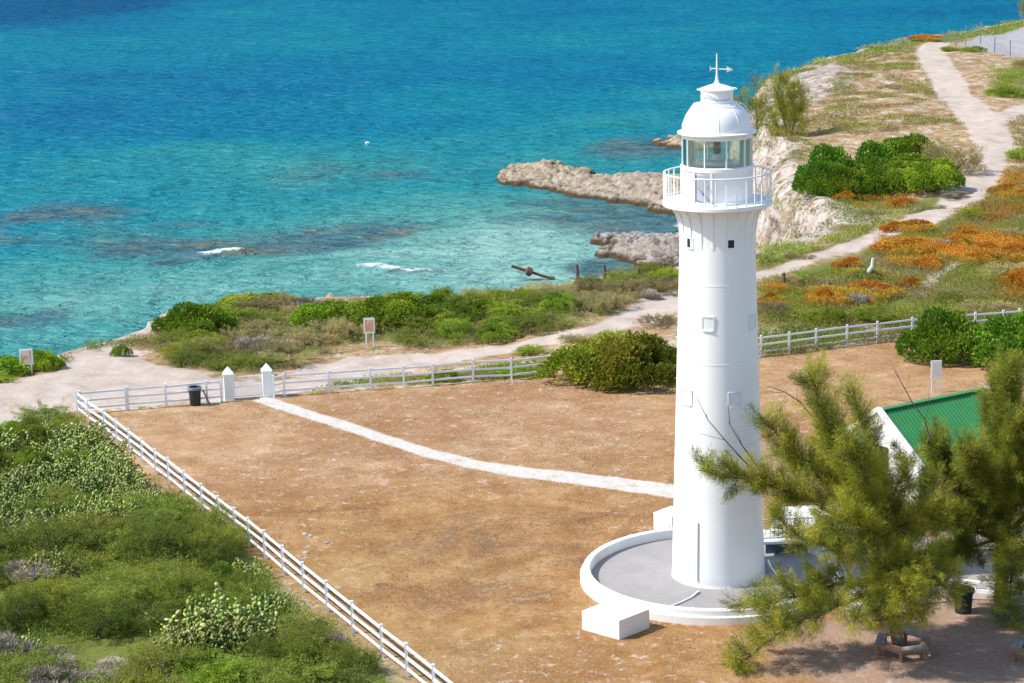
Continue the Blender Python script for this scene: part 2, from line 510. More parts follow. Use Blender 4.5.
class MB:
    def __init__(s):
        s.v, s.f = [], []

    def add(s, verts, faces):
        o = len(s.v)
        s.v += [tuple(float(q) for q in p) for p in verts]
        s.f += [tuple(i + o for i in f) for f in faces]
        return s

    def hexa(s, b, t):
        return s.add(list(b) + list(t), [(3, 2, 1, 0), (4, 5, 6, 7), (0, 1, 5, 4), (1, 2, 6, 5), (2, 3, 7, 6), (3, 0, 4, 7)])

    def box(s, cx, cy, z0, z1, sx, sy, rz=0.0, taper=1.0):
        c, n = math.cos(rz), math.sin(rz)
        def q(k, z):
            return [(cx + (x * c - y * n) * k, cy + (x * n + y * c) * k, z) for x, y in ((-sx / 2, -sy / 2), (sx / 2, -sy / 2), (sx / 2, sy / 2), (-sx / 2, sy / 2))]
        return s.hexa(q(1, z0), q(taper, z1))

    def beam(s, a, b, w, h, upv=(0, 0, 1)):
        a, b = Vector(a), Vector(b)
        d = (b - a).normalized(); u = Vector(upv)
        sd = d.cross(u).normalized(); u = sd.cross(d).normalized()
        r = [(-w / 2, -h / 2), (w / 2, -h / 2), (w / 2, h / 2), (-w / 2, h / 2)]
        return s.hexa([a + sd * x + u * y for x, y in r][::-1], [b + sd * x + u * y for x, y in r][::-1])

    def tube(s, pts, rad, n=8, cap=True):
        pts = [Vector(p) for p in pts]
        if not hasattr(rad, '__len__'): rad = [rad] * len(pts)
        o = len(s.v); prev = None
        for i, p in enumerate(pts):
            d = (pts[min(i + 1, len(pts) - 1)] - pts[max(i - 1, 0)]).normalized()
            if prev is None:
                a = d.orthogonal().normalized()
            else:
                a = (prev - d * prev.dot(d)).normalized()
            prev = a; b = d.cross(a)
            for k in range(n):
                t = 2 * math.pi * k / n
                s.v.append(tuple(p + (a * math.cos(t) + b * math.sin(t)) * rad[i]))
        for i in range(len(pts) - 1):
            for k in range(n):
                s.f.append((o + i * n + k, o + i * n + (k + 1) % n, o + (i + 1) * n + (k + 1) % n, o + (i + 1) * n + k))
        if cap:
            s.f.append(tuple(o + k for k in range(n))[::-1])
            s.f.append(tuple(o + (len(pts) - 1) * n + k for k in range(n)))
        return s

    def lathe(s, prof, n=48, cx=0, cy=0, closed=False, a0=0.0, a1=2 * math.pi):
        o = len(s.v); full = abs(a1 - a0 - 2 * math.pi) < 1e-6
        m = n if full else n + 1
        for r, z in prof:
            for k in range(m):
                t = a0 + (a1 - a0) * k / n
                s.v.append((cx + r * math.cos(t), cy + r * math.sin(t), z))
        L = len(prof)
        for i in range(L if closed else L - 1):
            j = (i + 1) % L
            for k in range(n):
                k2 = (k + 1) % m
                s.f.append((o + i * m + k, o + i * m + k2, o + j * m + k2, o + j * m + k))
        return s

    def build(s, name, mat, parent=None, smooth=False, bevel=0.0, angle=35):
        me = bpy.data.meshes.new(name)
        me.from_pydata(s.v, [], s.f); me.update()
        o = link(name, me, mat, parent, smooth)
        if smooth:
            try:
                me.set_sharp_from_angle(angle=math.radians(angle))
            except Exception:
                pass
        if bevel:
            b = o.modifiers.new("bevel", 'BEVEL'); b.width = bevel; b.segments = 2; b.limit_method = 'ANGLE'
        return o


def quads_mesh(name, V, tint=None, nverts=4, F_=None):
    """V: (n*4,3) separate quads"""
    V = np.asarray(V, np.float32)
    me = bpy.data.meshes.new(name)
    nf = len(V) // nverts if F_ is None else len(F_)
    me.vertices.add(len(V)); me.vertices.foreach_set('co', V.ravel())
    idx = np.arange(len(V), dtype=np.int32) if F_ is None else np.asarray(F_, np.int32).ravel()
    me.loops.add(len(idx)); me.loops.foreach_set('vertex_index', idx)
    me.polygons.add(nf)
    me.polygons.foreach_set('loop_start', np.arange(0, len(idx), nverts, dtype=np.int32))
    me.update(calc_edges=True)
    if tint is not None:
        c = np.ones((len(V), 4), np.float32); c[:, :3] = tint
        a = me.attributes.new('tint', 'FLOAT_COLOR', 'POINT')
        a.data.foreach_set('color', c.ravel())
    return me


def unit(v):
    return v / (np.linalg.norm(v, axis=1, keepdims=True) + 1e-9)


def leaf_quads(P, D, L, W, r=rng):
    n = len(P)
    D = unit(D)
    S = unit(np.cross(D, r.normal(size=(n, 3))))
    L = np.broadcast_to(L, (n,))[:, None]; W = np.broadcast_to(W, (n,))[:, None]
    mid = P + D * L * 0.5
    return np.stack([P, mid + S * W / 2, P + D * L, mid - S * W / 2], 1).reshape(-1, 3)


def palette(n, cols, r=rng, jit=0.18, clump=None):
    cols = np.array(cols)
    if clump is None:
        i = r.integers(0, len(cols), n)
    else:
        i = np.clip((clump * len(cols)).astype(int) + r.integers(-1, 2, n), 0, len(cols) - 1)
    return cols[i] * (1 + r.normal(0, jit, (n, 1)))


def lobe_points(lobes, n, r=rng, shell=(0.72, 1.04), zmin=-0.35):
    lobes = np.array(lobes)                      # cx cy cz rx ry rz
    w = lobes[:, 3] * lobes[:, 4]; w = w / w.sum()
    k = r.choice(len(lobes), int(n * 2.2), p=w)
    d = unit(r.normal(size=(len(k), 3)))
    keep = d[:, 2] > zmin
    k, d = k[keep], d[keep]
    rr = r.uniform(shell[0], shell[1], (len(k), 1))
    P = lobes[k, :3] + d * lobes[k, 3:6] * rr
    dead = P[:, 2] < 0.02
    for j in range(len(lobes)):
        q = (P - lobes[j, :3]) / lobes[j, 3:6]
        dead |= (np.sum(q * q, 1) < 0.42) & (k != j)
    ok = ~dead
    P, d, k = P[ok][:n], d[ok][:n], k[ok][:n]
    return P, d, k


# ------------------------------------------------------------------ ground plan (traced on the ground plane)
LAND = GP([(-900, 470), (-500, 432), (-200, 402), (-80, 386), (0, 374), (45, 359), (66, 351), (100, 345), (118, 338), (140, 328), (152, 320),
           (200, 306), (260, 299), (330, 297), (430, 299), (500, 296), (560, 287), (620, 274), (670, 267), (700, 262), (745, 260),
           (762, 256), (800, 240), (832, 218), (818, 200), (800, 192), (788, 168), (779, 142), (777, 112), (774, 88), (776, 78),
           (800, 66), (830, 56), (870, 47), (920, 38), (980, 28), (1024, 20), (1100, 8), (1300, -20)])
LAND = np.vstack([LAND, [[330, 330], [330, -60], [-330, -60]]])
FENCE_TOP = [(77, 391.5), (88, 400), (103.5, 410), (115.5, 419), (128.5, 429), (141, 438), (154.5, 449.5), (167.5, 458), (184, 471), (201, 484),
             (218, 496.5), (234, 508), (247.7, 518), (264, 530.5), (282, 546), (302.5, 562.5), (326, 581), (351.5, 601.5), (381, 625),
             (406, 643.5), (433, 665), (463, 689), (496, 716)]
LAWN = GP([(70, 411), (128, 411), (230, 403), (275, 399), (330, 394), (404, 389), (511, 382), (560, 378), (690, 370), (761, 358), (877, 344), (960, 336), (1060, 326), (1300, 310)])
LAWN = np.vstack([LAWN, [[60, 60], [30, 30], [2, 45]], GP([(440, 700), (330, 612), (285, 585), (215, 520), (150, 478), (118, 478), (100, 440)])])
SAND = GP([(-500, 560), (-60, 455), (5, 436), (40, 418), (76, 410), (128, 407), (226, 401), (268, 397), (330, 388), (380, 376), (420, 362),
           (400, 353), (350, 352), (318, 362), (300, 374), (230, 378), (185, 366), (150, 362), (138, 350), (118, 342), (100, 346), (70, 356),
           (60, 372), (20, 380), (-60, 392), (-500, 445)])
TRK = [((330, 366), 2.4), ((380, 358), 2.0), ((440, 355), 1.5), ((520, 350), 1.2), ((590, 338), 1.2), ((640, 324), 1.7), ((665, 312), 2.2), ((700, 298), 1.8),
       ((757, 274), 0.95), ((790, 265), 0.9), ((820, 256), 0.95), ((880, 237), 1.15), ((925, 219), 1.6), ((955, 204), 1.8), ((978, 182), 2.0), ((990, 160), 2.0),
       ((996, 145), 2.2), ((985, 128), 2.3), ((962, 103), 2.3), ((945, 80), 2.3), ((931, 58), 2.4), ((930, 47), 2.2), ((946, 40), 1.8)]
TRKP, TRKW = GP([t[0] for t in TRK]), [t[1] * 0.86 for t in TRK]
BR = [((985, 128), 1.6), ((1003, 120), 2.0), ((1030, 112), 2.2), ((1080, 104), 2.2), ((1150, 96), 2.2)]
BRP, BRW = GP([t[0] for t in BR]), [t[1] for t in BR]
TR3 = [((915, 292), 0.35), ((928, 280), 0.5), ((938, 272), 0.45), ((956, 266), 0.5), ((975, 262), 0.3)]
TR3P, TR3W = GP([t[0] for t in TR3]), [t[1] for t in TR3]
TAR = GP([(957, 43), (984, 32), (1024, 27), (1100, 20), (1200, 30), (1150, 60), (1040, 58), (1000, 54), (975, 50)])
ROCKY = GP([(772, 92), (774, 78), (800, 66), (830, 62), (858, 74), (850, 90), (820, 98), (800, 108), (785, 120), (778, 110)])
ROCK2 = GP([(775, 250), (800, 240), (832, 218), (818, 200), (800, 192), (790, 178), (800, 180), (835, 200), (870, 208), (890, 215), (870, 222), (830, 236), (800, 246)])
HERBS = [([(985, 70), (1024, 62), (1090, 62), (1090, 95), (1024, 108), (985, 98)], 0.55), 
         ([(757, 290), (800, 268), (850, 256), (900, 236), (960, 215), (1000, 190), (1100, 180), (1100, 320), (1000, 322), (900, 322), (757, 336)], 1),
         ([(755, 262), (790, 255), (830, 245), (870, 230), (860, 240), (800, 258), (757, 272)], 1),
         ([(835, 52), (870, 46), (930, 36), (985, 28), (1030, 20), (1030, 26), (985, 34), (930, 42), (870, 55), (840, 60)], 1),
         ([(800, 190), (830, 190), (900, 200), (950, 196), (930, 212), (880, 216), (830, 204)], 1),
         ([(0, 432), (40, 416), (75, 412), (105, 440), (118, 470), (215, 520), (262, 550), (285, 600), (330, 622), (400, 690), (300, 800), (-300, 800), (-300, 470)], 1),
         ([(150, 345), (170, 318), (260, 303), (440, 304), (560, 292), (650, 276), (680, 285), (680, 298), (600, 326), (500, 344), (350, 346), (300, 362), (230, 374), (180, 362)], 0.75)]
HERBS = [(GP(p), w) for p, w in HERBS]
FPL = [(250, 400.5), (285, 412), (330, 426), (375, 441), (420, 456), (465, 468), (520, 478), (600, 488), (690, 501)]
FPR = [(276, 398.5), (305, 408), (345, 420.5), (385, 434), (430, 448), (475, 459), (530, 467), (605, 475), (690, 486)]
FPA, FPB = GP(FPL), GP(FPR)
FPP, FPW = (FPA + FPB) / 2, [0.9 * sd_line(m[:1], m[1:], FPA, [0] * 9)[0] * -1 for m in (FPA + FPB) / 2]
PADC = G(712.5, 578.5)
PAD_R = 4.95


def land_sd(x, y):
    s = sd_poly(x, y, LAND)
    return s + (fbm(x / 9.0, y / 9.0, 4, 3) - 0.5) * 5.0


def height(x, y, s=None):
    x = np.asarray(x, float); y = np.asarray(y, float)
    if s is None: s = land_sd(x, y)
    lw = sd_poly(x, y, LAWN)
    wild = sstep(0.5, 5.0, -lw) * sstep(0.0, 5.0, s)
    z = wild * ((fbm(x / 14.0, y / 14.0, 4, 11) - 0.5) * 2.0 + (fbm(x / 2.5, y / 2.5, 3, 12) - 0.5) * 0.35)
    out = np.maximum(-s, 0)
    drop = sstep(0.0, 8.0, out) * 11.5 + np.clip(out / 14.0, 0, 1) * 5.0
    crag = ((fbm(x / 3.0, y / 3.0, 5, 21) - 0.5) * 4.5 - np.clip(0.15 - np.abs(fbm(x / 2.2, y / 2.2, 4, 25) - 0.5), 0, 1) * 6) * sstep(0.0, 1.5, out) * (1 - sstep(8, 14, out))
    zz = z - drop + crag * 0.8
    st = 1.15
    q = zz / st + (fbm(x / 6.0, y / 6.0, 3, 31) - 0.5) * 2.0
    ter = (np.floor(q) + sstep(0.25, 0.75, q - np.floor(q)) - q) * st
    wx, wy = x + (fbm(x / 3, y / 3, 3, 35) - 0.5) * 4, y + (fbm(x / 3, y / 3, 3, 36) - 0.5) * 4
    blk = (hash2(np.floor(wx / 1.7), np.floor(wy / 2.6), 37) - 0.5) * 1.5 + (hash2(np.floor(wx / 0.7), np.floor(wy / 1.1), 38) - 0.5) * 0.5
    return zz + (ter * 0.8 + blk) * sstep(0.3, 2.0, out)


def ground_z(x, y):
    return float(height(np.array([x]), np.array([y]))[0])


def on_ground(px, py):
    p = G(px, py)
    p[2] = ground_z(p[0], p[1])
    return p


def fan_grid(y0, y1, ratio, t0, t1, nt):
    ny = int(math.log(y1 / y0) / math.log(ratio)) + 1
    ys = y0 * ratio ** np.arange(ny)
    t = np.linspace(t0, t1, nt)
    Y, T = np.meshgrid(ys, t, indexing='ij')
    return T * Y, Y


def grid_faces(ny, nx):
    i = np.arange(ny * nx).reshape(ny, nx)
    return np.stack([i[:-1, :-1], i[:-1, 1:], i[1:, 1:], i[1:, :-1]], -1).reshape(-1, 4)


def color_attr(me, name, c3):
    c = np.ones((len(c3), 4), np.float32); c[:, :3] = c3
    a = me.attributes.new(name, 'FLOAT_COLOR', 'POINT')
    a.data.foreach_set('color', c.ravel())


def sub_mesh(name, V, Fc, attrs, mat, kind='structure'):
    used = np.unique(Fc)
    remap = np.zeros(len(V), np.int32); remap[used] = np.arange(len(used))
    me = quads_mesh(name, V[used], None, 4, remap[Fc])
    for k, c in attrs.items():
        color_attr(me, k, c[used])
    o = link(name, me, mat, None, True)
    o['kind'] = kind
    return o


def build_ground():
    X, Y = fan_grid(16.0, 520.0, 1.0045, -0.56, 0.56, 700)
    x, y = X.ravel(), Y.ravel()
    s = land_sd(x, y)
    z = height(x, y, s)
    lw, sa = sd_poly(x, y, LAWN), sd_poly(x, y, SAND)
    sa = np.maximum(sa, sd_line(x, y, TRKP, TRKW)); sa = np.maximum(sa, sd_line(x, y, BRP, BRW)); sa = np.maximum(sa, sd_line(x, y, TR3P, TR3W))
    ta = sd_poly(x, y, TAR)
    rk = np.maximum(np.maximum(sd_poly(x, y, ROCKY), sd_poly(x, y, ROCK2)), -s + 0.6)
    hb = np.full(x.shape, -9.0)
    hbw = np.zeros(x.shape)
    for p, w in HERBS:
        d = sd_poly(x, y, p)
        hbw = np.maximum(hbw, np.clip(0.5 + d / 5.0, 0, 1) * w)
    enc = lambda d, k: np.clip(0.5 + d / k, 0, 1)
    gold = 0.15 + 0.75 * sstep(98, 66, y) * sstep(14, -4, x - (y - 60) * 0.05)
    gold = np.clip(gold + (fbm(x / 12, y / 12, 3, 40) - 0.5) * 0.5, 0, 1)
    ma = np.stack([enc(sa, 2.4), enc(lw, 2.0), enc(rk, 3.0)], 1)
    mb = np.stack([enc(ta, 2.0), hbw, gold], 1)
    worn = np.zeros(x.shape)
    for px, py, a, b, w in [(500, 535, 5.5, 5, 1), (470, 590, 4.0, 4.5, 1), (560, 545, 2.5, 2.2, .9), (577, 562, 1.2, .9, 1.3), (390, 520, 5, 4, .6), (300, 590, 4, 3, .4), (420, 640, 3, 3, .6)]:
        p = G(px, py); worn = np.maximum(worn, w * np.exp(-((x - p[0]) / a) ** 2 - ((y - p[1]) / b) ** 2))
    dusty = np.zeros(x.shape)
    for px, py, a, b in [(900, 650, 5.5, 5), (960, 640, 6, 6), (1040, 640, 6, 6), (800, 470, 5, 6)]:
        p = G(px, py); dusty = np.maximum(dusty, np.exp(-((x - p[0]) / a) ** 2 - ((y - p[1]) / b) ** 2))
    fp = sd_line(x, y, FPP, FPW)
    mc = np.stack([np.clip(worn, 0, 1), dusty, enc(fp, 1.6)], 1)
    V = np.stack([x, y, z], 1)
    Fc = grid_faces(*X.shape)
    fz = z[Fc].max(1)
    Fc = Fc[fz > -15.2]
    cen = Fc.mean(1)
    fs = s[Fc].mean(1); fl = lw[Fc].mean(1); fsa = sa[Fc].mean(1); ft = ta[Fc].mean(1)
    cls = np.zeros(len(Fc), int)
    cls[fl > 0] = 1
    cls[(fsa > 0)] = 2
    cls[ft > 0] = 3
    cls[fp[Fc].mean(1) > 0] = 5
    cls[fs < -0.3] = 4
    for i, nm in enumerate(("ground", "lawn", "sandy_track", "parking_lot", "cliff", "footpath")):
        f = Fc[cls == i]
        if len(f):
            sub_mesh(nm, V, f, {'maska': ma, 'maskb': mb, 'maskc': mc}, M['ground'])


def build_sea():
    X, Y = fan_grid(95.0, 6000.0, 1.0085, -0.62, 0.62, 420)
    x, y = X.ravel(), Y.ravel()
    s = -sd_poly(x, y, LAND)                               # metres off the cliff top line
    d = np.interp(y, [130, 170, 195, 215, 240, 262, 290, 330, 380, 440, 520, 640, 900, 6000],
                  [0.30, 0.27, 0.24, 0.30, 0.36, 0.40, 0.44, 0.60, 0.66, 0.64, 0.56, 0.66, 0.85, 0.9])
    # the bay by the rocks is shallow, the west side deeper
    bay = np.exp(-(((x - 4) / 26.0) ** 2 + ((y - 205) / 34.0) ** 2))
    d = d - 0.22 * bay + 0.12 * sstep(-15, -75, x) * sstep(420, 240, y)
    d = d + 0.16 * sstep(25, 90, x) * sstep(300, 420, y) + 0.3 * sstep(-70, -130, x) * sstep(520, 600, y)
    d = d + (fbm(x / 70, y / 60, 4, 51) - 0.5) * 0.55 + (fbm(x / 16, y / 22, 4, 52) - 0.5) * 0.2
    reef = np.zeros(x.shape)
    for (px, py, a, b, w) in [(30, 222, 16, 10, .7), (120, 232, 14, 8, .6), (200, 245, 16, 8, .75), (300, 238, 16, 9, .75), (370, 232, 12, 7, .7), (20, 318, 9, 5, .7),
                              (460, 235, 9, 7, .35), (350, 172, 25, 12, .5), (480, 160, 18, 12, .45), (600, 215, 14, 9, .7), (650, 222, 12, 9, .8), (570, 205, 10, 7, .6), (650, 150, 14, 10, .7), (110, 245, 8, 4, .5),
                              (420, 300, 7, 4, .3), (240, 290, 9, 4, .35), (610, 268, 5, 4, .8), (655, 270, 7, 4, .8), (560, 160, 20, 12, .4)]:
        p = G(px, py, SEA_Z)
        reef = np.maximum(reef, w * np.exp(-(((x - p[0]) / (a * 1.25)) ** 2 + ((y - p[1]) / (b * 1.9)) ** 2)))
    for pts, w in [([(160, 264), (215, 256), (262, 247), (330, 243), (390, 236)], 1.6), ([(20, 216), (60, 214), (100, 209)], 1.2), ([(395, 274), (430, 274)], 0.8)]:
        reef = np.maximum(reef, 1.1 * np.clip(0.6 + sd_line(x, y, GP(pts, SEA_Z), [w] * len(pts)) / 3.0, 0, 1))
    reef = reef * (0.55 + 0.9 * fbm(x / 7, y / 9, 4, 61))
    foam = np.zeros(x.shape); z = np.zeros(x.shape)
    for pts, w, h in [([(188, 258), (205, 257), (222, 254), (241, 251)], 1.0, 0.55), ([(352, 268), (372, 268), (400, 272), (415, 273), (429, 272)], 0.9, 0.45)]:
        P = GP(pts, SEA_Z)
        q = sd_line(x, y, P, [0.15] + [w] * (len(pts) - 2) + [w * 0.8])
        foam = np.maximum(foam, np.clip(0.5 + q / 2.2, 0, 1))
        z += h * np.clip(1 + q / 2.0, 0, 1) ** 2
    # lace of foam behind the second breaker and along the rocks
    for (px, py, a, b, w) in [(372, 264, 7, 3.5, .42), (330, 262, 9, 3, .34), (655, 221, 10, 2.5, .45), (690, 225, 8, 4, .5), (600, 232, 6, 2.5, .4)]:
        p = G(px, py, SEA_Z)
        foam = np.maximum(foam, w * np.exp(-(((x - p[0]) / a) ** 2 + ((y - p[1]) / b) ** 2)) * (0.5 + 1.0 * fbm(x / 2.0, y / 2.5, 3, 71)))
    z += (fbm(x / 8, y / 6, 3, 81) - 0.5) * 0.25
    V = np.stack([x, y, SEA_Z + z], 1)
    Fc = grid_faces(*X.shape)
    keep = s[Fc].max(1) > -14
    sub_mesh("sea", V, Fc[keep], {'water': np.clip(np.stack([d, reef, foam], 1), 0, 1)}, M['sea'])


def build_rocks(name, px, hgt, grey, seed, label):
    P = GP(px, SEA_Z + 0.2)
    lo, hi = P.min(0) - 3, P.max(0) + 3
    st = 0.25
    X, Y = np.meshgrid(np.arange(lo[0], hi[0], st), np.arange(lo[1], hi[1], st * 1.3), indexing='ij')
    X, Y = X.T, Y.T
    x, y = X.ravel(), Y.ravel()
    s = sd_poly(x, y, P) + (fbm(x / 4.5, y / 4.5, 5, seed) - 0.5) * 6.0
    rid = lambda k, q: 1 - np.abs(fbm(x / k, y / k, 4, seed + q) * 2 - 1)
    lev = sstep(-0.5, 0.8, s) * 0.45 + sstep(0.8, 8.0, s) * 0.55 + (fbm(x / 6.0, y / 6.0, 3, seed + 3) - 0.5) * 0.7 * sstep(0.5, 2.5, s)
    q = lev * 3.2
    lev = (np.floor(q) + sstep(0.55, 0.95, q - np.floor(q))) / 3.2
    z = SEA_Z - 0.8 + sstep(-0.6, 0.5, s) * 0.8 + lev * hgt
    crack = np.clip(0.075 - np.abs(fbm(x / 2.4, y / 1.8, 4, seed + 13) - 0.5), 0, 1) / 0.075
    z += sstep(-0.2, 0.8, s) * ((rid(1.1, 9) - 0.62) * 0.9 + (hash2(np.floor(x / 0.5), np.floor(y / 0.6), seed) - 0.5) * 0.28 - crack * 0.45)
    V = np.stack([x, y, z], 1)
    Fc = grid_faces(*X.shape)
    Fc = Fc[(s[Fc] > -2.2).any(1)]
    used = np.unique(Fc); remap = np.zeros(len(V), np.int32); remap[used] = np.arange(len(used))
    me = quads_mesh(name, V[used], None, 4, remap[Fc])
    a = me.attributes.new('grey', 'FLOAT', 'POINT')
    g = np.clip(grey + (fbm(x / 12, y / 12, 3, seed + 5) - 0.5) * 1.2, 0, 1)
    a.data.foreach_set('value', g[used].astype(np.float32))
    o = link(name, me, M['reef'], None, False)
    o['kind'] = 'structure'; o['label'] = label
    return o


build_ground()
build_sea()
build_rocks("rocky_point", [(504, 180), (503, 171), (515, 167), (540, 165), (562, 164), (580, 170), (597, 178), (632, 176), (665, 180), (700, 181), (780, 186), (790, 214), (720, 217),
                            (662, 211), (632, 205), (600, 201), (570, 194), (530, 187)], 1.7, 0.15, 101, "long tan limestone point reaching into the bay behind the lighthouse")
build_rocks("rocky_shore", [(588, 243), (600, 236), (650, 234), (700, 237), (770, 236), (770, 268), (700, 270), (650, 264), (615, 258), (592, 250)], 1.4, 0.8, 131,
            "grey pitted limestone shelf at the water just left of the lighthouse")
build_rocks("rocky_islet", [(658, 143), (664, 138), (692, 138), (720, 142), (720, 150), (690, 149), (664, 147)], 1.3, 0.1, 151, "small brown rock at the waterline beyond the long point")


def slab(name, px, z, mat, kind='structure'):
    P = GP(px)
    n = len(P)
    mb = MB().add([(p[0], p[1], z) for p in P] + [(p[0], p[1], -0.2) for p in P],
                  [tuple(range(n))] + [((i + 1) % n, i, n + i, n + (i + 1) % n) for i in range(n)])
    me = mb
    o = mb.build(name, mat); o['kind'] = kind
    return o


o_patio = slab("patio", [(855, 585), (905, 606), (975, 600), (1100, 605), (1140, 545), (1000, 528), (880, 545), (845, 560)], 0.05, M['patio'])

# ------------------------------------------------------------------ lighthouse
BASE = G(718.3, 577.0)
TY = BASE[1]
SC = np.linalg.norm(BASE - CAM) / F


def ZA(py, px=717.0):
    return AT(px, py, TY)[2]


def RA(pxr, z):
    p = np.array([BASE[0], TY, z])
    return pxr * ((p - CAM) @ fw) / F


lh = thing("lighthouse", "tall white round iron lighthouse with domed lantern and railed gallery", "lighthouse", (BASE[0], BASE[1], 0))
lx = lambda px, py: AT(px, py, TY)[0] - BASE[0]
z_g = ZA(200.0)                         # gallery floor
z_sh = ZA(239)                          # bottom of the flare
r0, r1 = RA(46.3, 0), RA(37.6, z_sh)
r_gal = RA(55.0, z_g)


def shaft_r(z):
    return r0 + (r1 - r0) * z / z_sh


prof = [(r0 + 0.03, 0.0), (r0 + 0.03, 0.12), (r0, 0.16)]
seams = [ZA(279), ZA(356)]
zs = sorted([(z, 0) for z in np.linspace(0.3, z_sh - 0.1, 16)] + [(z, 1) for z in seams])
for z, k in zs:
    if k:
        prof += [(shaft_r(z), z - 0.022), (shaft_r(z) + 0.006, z - 0.02), (shaft_r(z) + 0.006, z + 0.02), (shaft_r(z), z + 0.022)]
    else:
        prof.append((shaft_r(z), z))
prof.append((r1, z_sh))
r_fl = RA(47, z_g)
for t in np.linspace(0.06, 1, 18):
    zz = z_sh + (z_g - 0.16 - z_sh) * t
    prof.append((r1 + (r_fl - r1) * (0.12 * t + 0.2 * t ** 2 + 0.68 * t ** 6), zz))
MB().lathe(prof, 96).build("tower", M['tower'], lh, True)
# ribs under the gallery
NR = 20
for i in range(NR):
    a = 2 * math.pi * (i + 0.3) / NR
    ca, sa = math.cos(a), math.sin(a)
    mb = MB(); w = 0.035
    pts = []
    for t in np.linspace(-0.12, 1, 18):
        zz = z_sh + (z_g - 0.165 - z_sh) * t
        tt = max(t, 0)
        r = r1 + (r_fl - r1) * (0.12 * tt + 0.2 * tt ** 2 + 0.68 * tt ** 6) + (0.02 if t < -0.1 else 0.022 + 0.03 * tt + 0.08 * tt ** 4)
        pts.append((r, zz))
    V, Fs = [], []
    for r, zz in pts:
        ri = r1 - 0.08
        for rr, s_ in ((ri, -1), (r, -1), (r, 1), (ri, 1)):
            V.append((ca * rr - sa * w * s_, sa * rr + ca * w * s_, zz))
    for k in range(len(pts) - 1):
        for q in range(4):
            Fs.append((k * 4 + q, k * 4 + (q + 1) % 4, k * 4 + 4 + (q + 1) % 4, k * 4 + 4 + q))
    Fs += [(3, 2, 1, 0), tuple(len(V) - 4 + q for q in range(4))]
    mb.add(V, Fs).build("bracket", M['tower'], lh)
# gallery floor
MB().lathe([(0.2, z_g), (r_gal - 0.02, z_g), (r_gal, z_g - 0.02), (r_gal, z_g - 0.13), (r_gal - 0.03, z_g - 0.16), (0.2, z_g - 0.16)], 96, closed=True).build("gallery_floor", M['white'], lh, True)
# railing
rail = bpy.data.objects.new("railing", None)
r_r = r_gal - 0.06
h_r = 1.05
ring = lambda r, z, n=72: [(r * math.cos(2 * math.pi * k / n), r * math.sin(2 * math.pi * k / n), z) for k in range(n + 1)]
rail = MB().tube(ring(r_r, z_g + h_r), 0.028, 8, False).build("railing", M['metalwhite'], lh, True)
MB().tube(ring(r_r, z_g + 0.10), 0.018, 6, False).build("bottom_rail", M['metalwhite'], rail, True)
for i in range(32):
    a = 2 * math.pi * (i + 0.35) / 32
    MB().tube([(r_r * math.cos(a), r_r * math.sin(a), z_g - 0.03), (r_r * math.cos(a), r_r * math.sin(a), z_g + h_r)], 0.021, 6).build("baluster", M['metalwhite'], rail, True)
# lantern
z_l0, z_l1 = z_g, ZA(164.5)
r_l = RA(35.4, z_l0)
z_gt = ZA(134.5)
MB().lathe([(r_l + 0.05, z_l0), (r_l + 0.05, z_l0 + 0.09), (r_l, z_l0 + 0.1), (r_l, z_l1 - 0.13), (r_l + 0.05, z_l1 - 0.12), (r_l + 0.05, z_l1), (r_l - 0.02, z_l1 + 0.03), (0.1, z_l1 + 0.03)], 72).build("lantern_base", M['metalwhite'], lh, True)


def on_cyl(phi, r, off=0.0):
    """local frame at angle phi to the right of the side facing the camera"""
    n = Vector((math.sin(phi), -math.cos(phi), 0)); t = Vector((math.cos(phi), math.sin(phi), 0))
    return n * (r + off), n, t


def cyl_panel(phi, hw, z0, z1, r, th, name, mat, parent, seg=10):
    """curved plate hugging a cylinder"""
    a0, a1 = phi - hw / r - math.pi / 2, phi + hw / r - math.pi / 2
    mb = MB()
    V = []
    for rr in (r - 0.05, r + th):
        for z in (z0, z1):
            for k in range(seg + 1):
                t = a0 + (a1 - a0) * k / seg
                V.append((rr * math.cos(t), rr * math.sin(t), z))
    m = seg + 1
    Fs = []
    for k in range(seg):
        Fs += [(2 * m + k, 2 * m + k + 1, 3 * m + k + 1, 3 * m + k), (m + k, m + k + 1, k + 1, k), (3 * m + k, 3 * m + k + 1, m + k + 1, m + k), (k, k + 1, 2 * m + k + 1, 2 * m + k)]
    Fs += [(0, 2 * m, 3 * m, m), (seg, m + seg, 3 * m + seg, 2 * m + seg)]
    mb.add(V, Fs)
    return mb.build(name, mat, parent, True)


phi_d = math.asin(-17.5 / 36)
hd = z_l1 - 0.22 - z_l0
dr = cyl_panel(phi_d, 0.29, z_l0 + 0.04, z_l0 + hd, r_l, 0.02, "door", M['doorpaint'], lh)
for s_ in (-1, 1):
    cyl_panel(phi_d + s_ * 0.33 / r_l, 0.035, z_l0 + 0.02, z_l0 + hd + 0.07, r_l, 0.08, "door_jamb", M['metalwhite'], dr, 3)
p, n, t = on_cyl(phi_d + 0.16, r_l, 0.09)
MB().tube([p + Vector((0, 0, z_l0 + 0.62)), p + n * 0.05 + Vector((0, 0, z_l0 + 0.66)), p + Vector((0, 0, z_l0 + 0.78))], 0.02, 6).build("handle", M['galv'], dr, True)
p0, n, t = on_cyl(phi_d, r_l, 0.12)
MB().tube([p0 - t * 0.25 + n * .05 + Vector((0, 0, z_l0 + 0.8)), p0 + t * 0.45 + n * 0.3 + Vector((0, 0, z_l0 + 0.18))], 0.02, 6).build("hook_bar", M['galv'], dr, True)
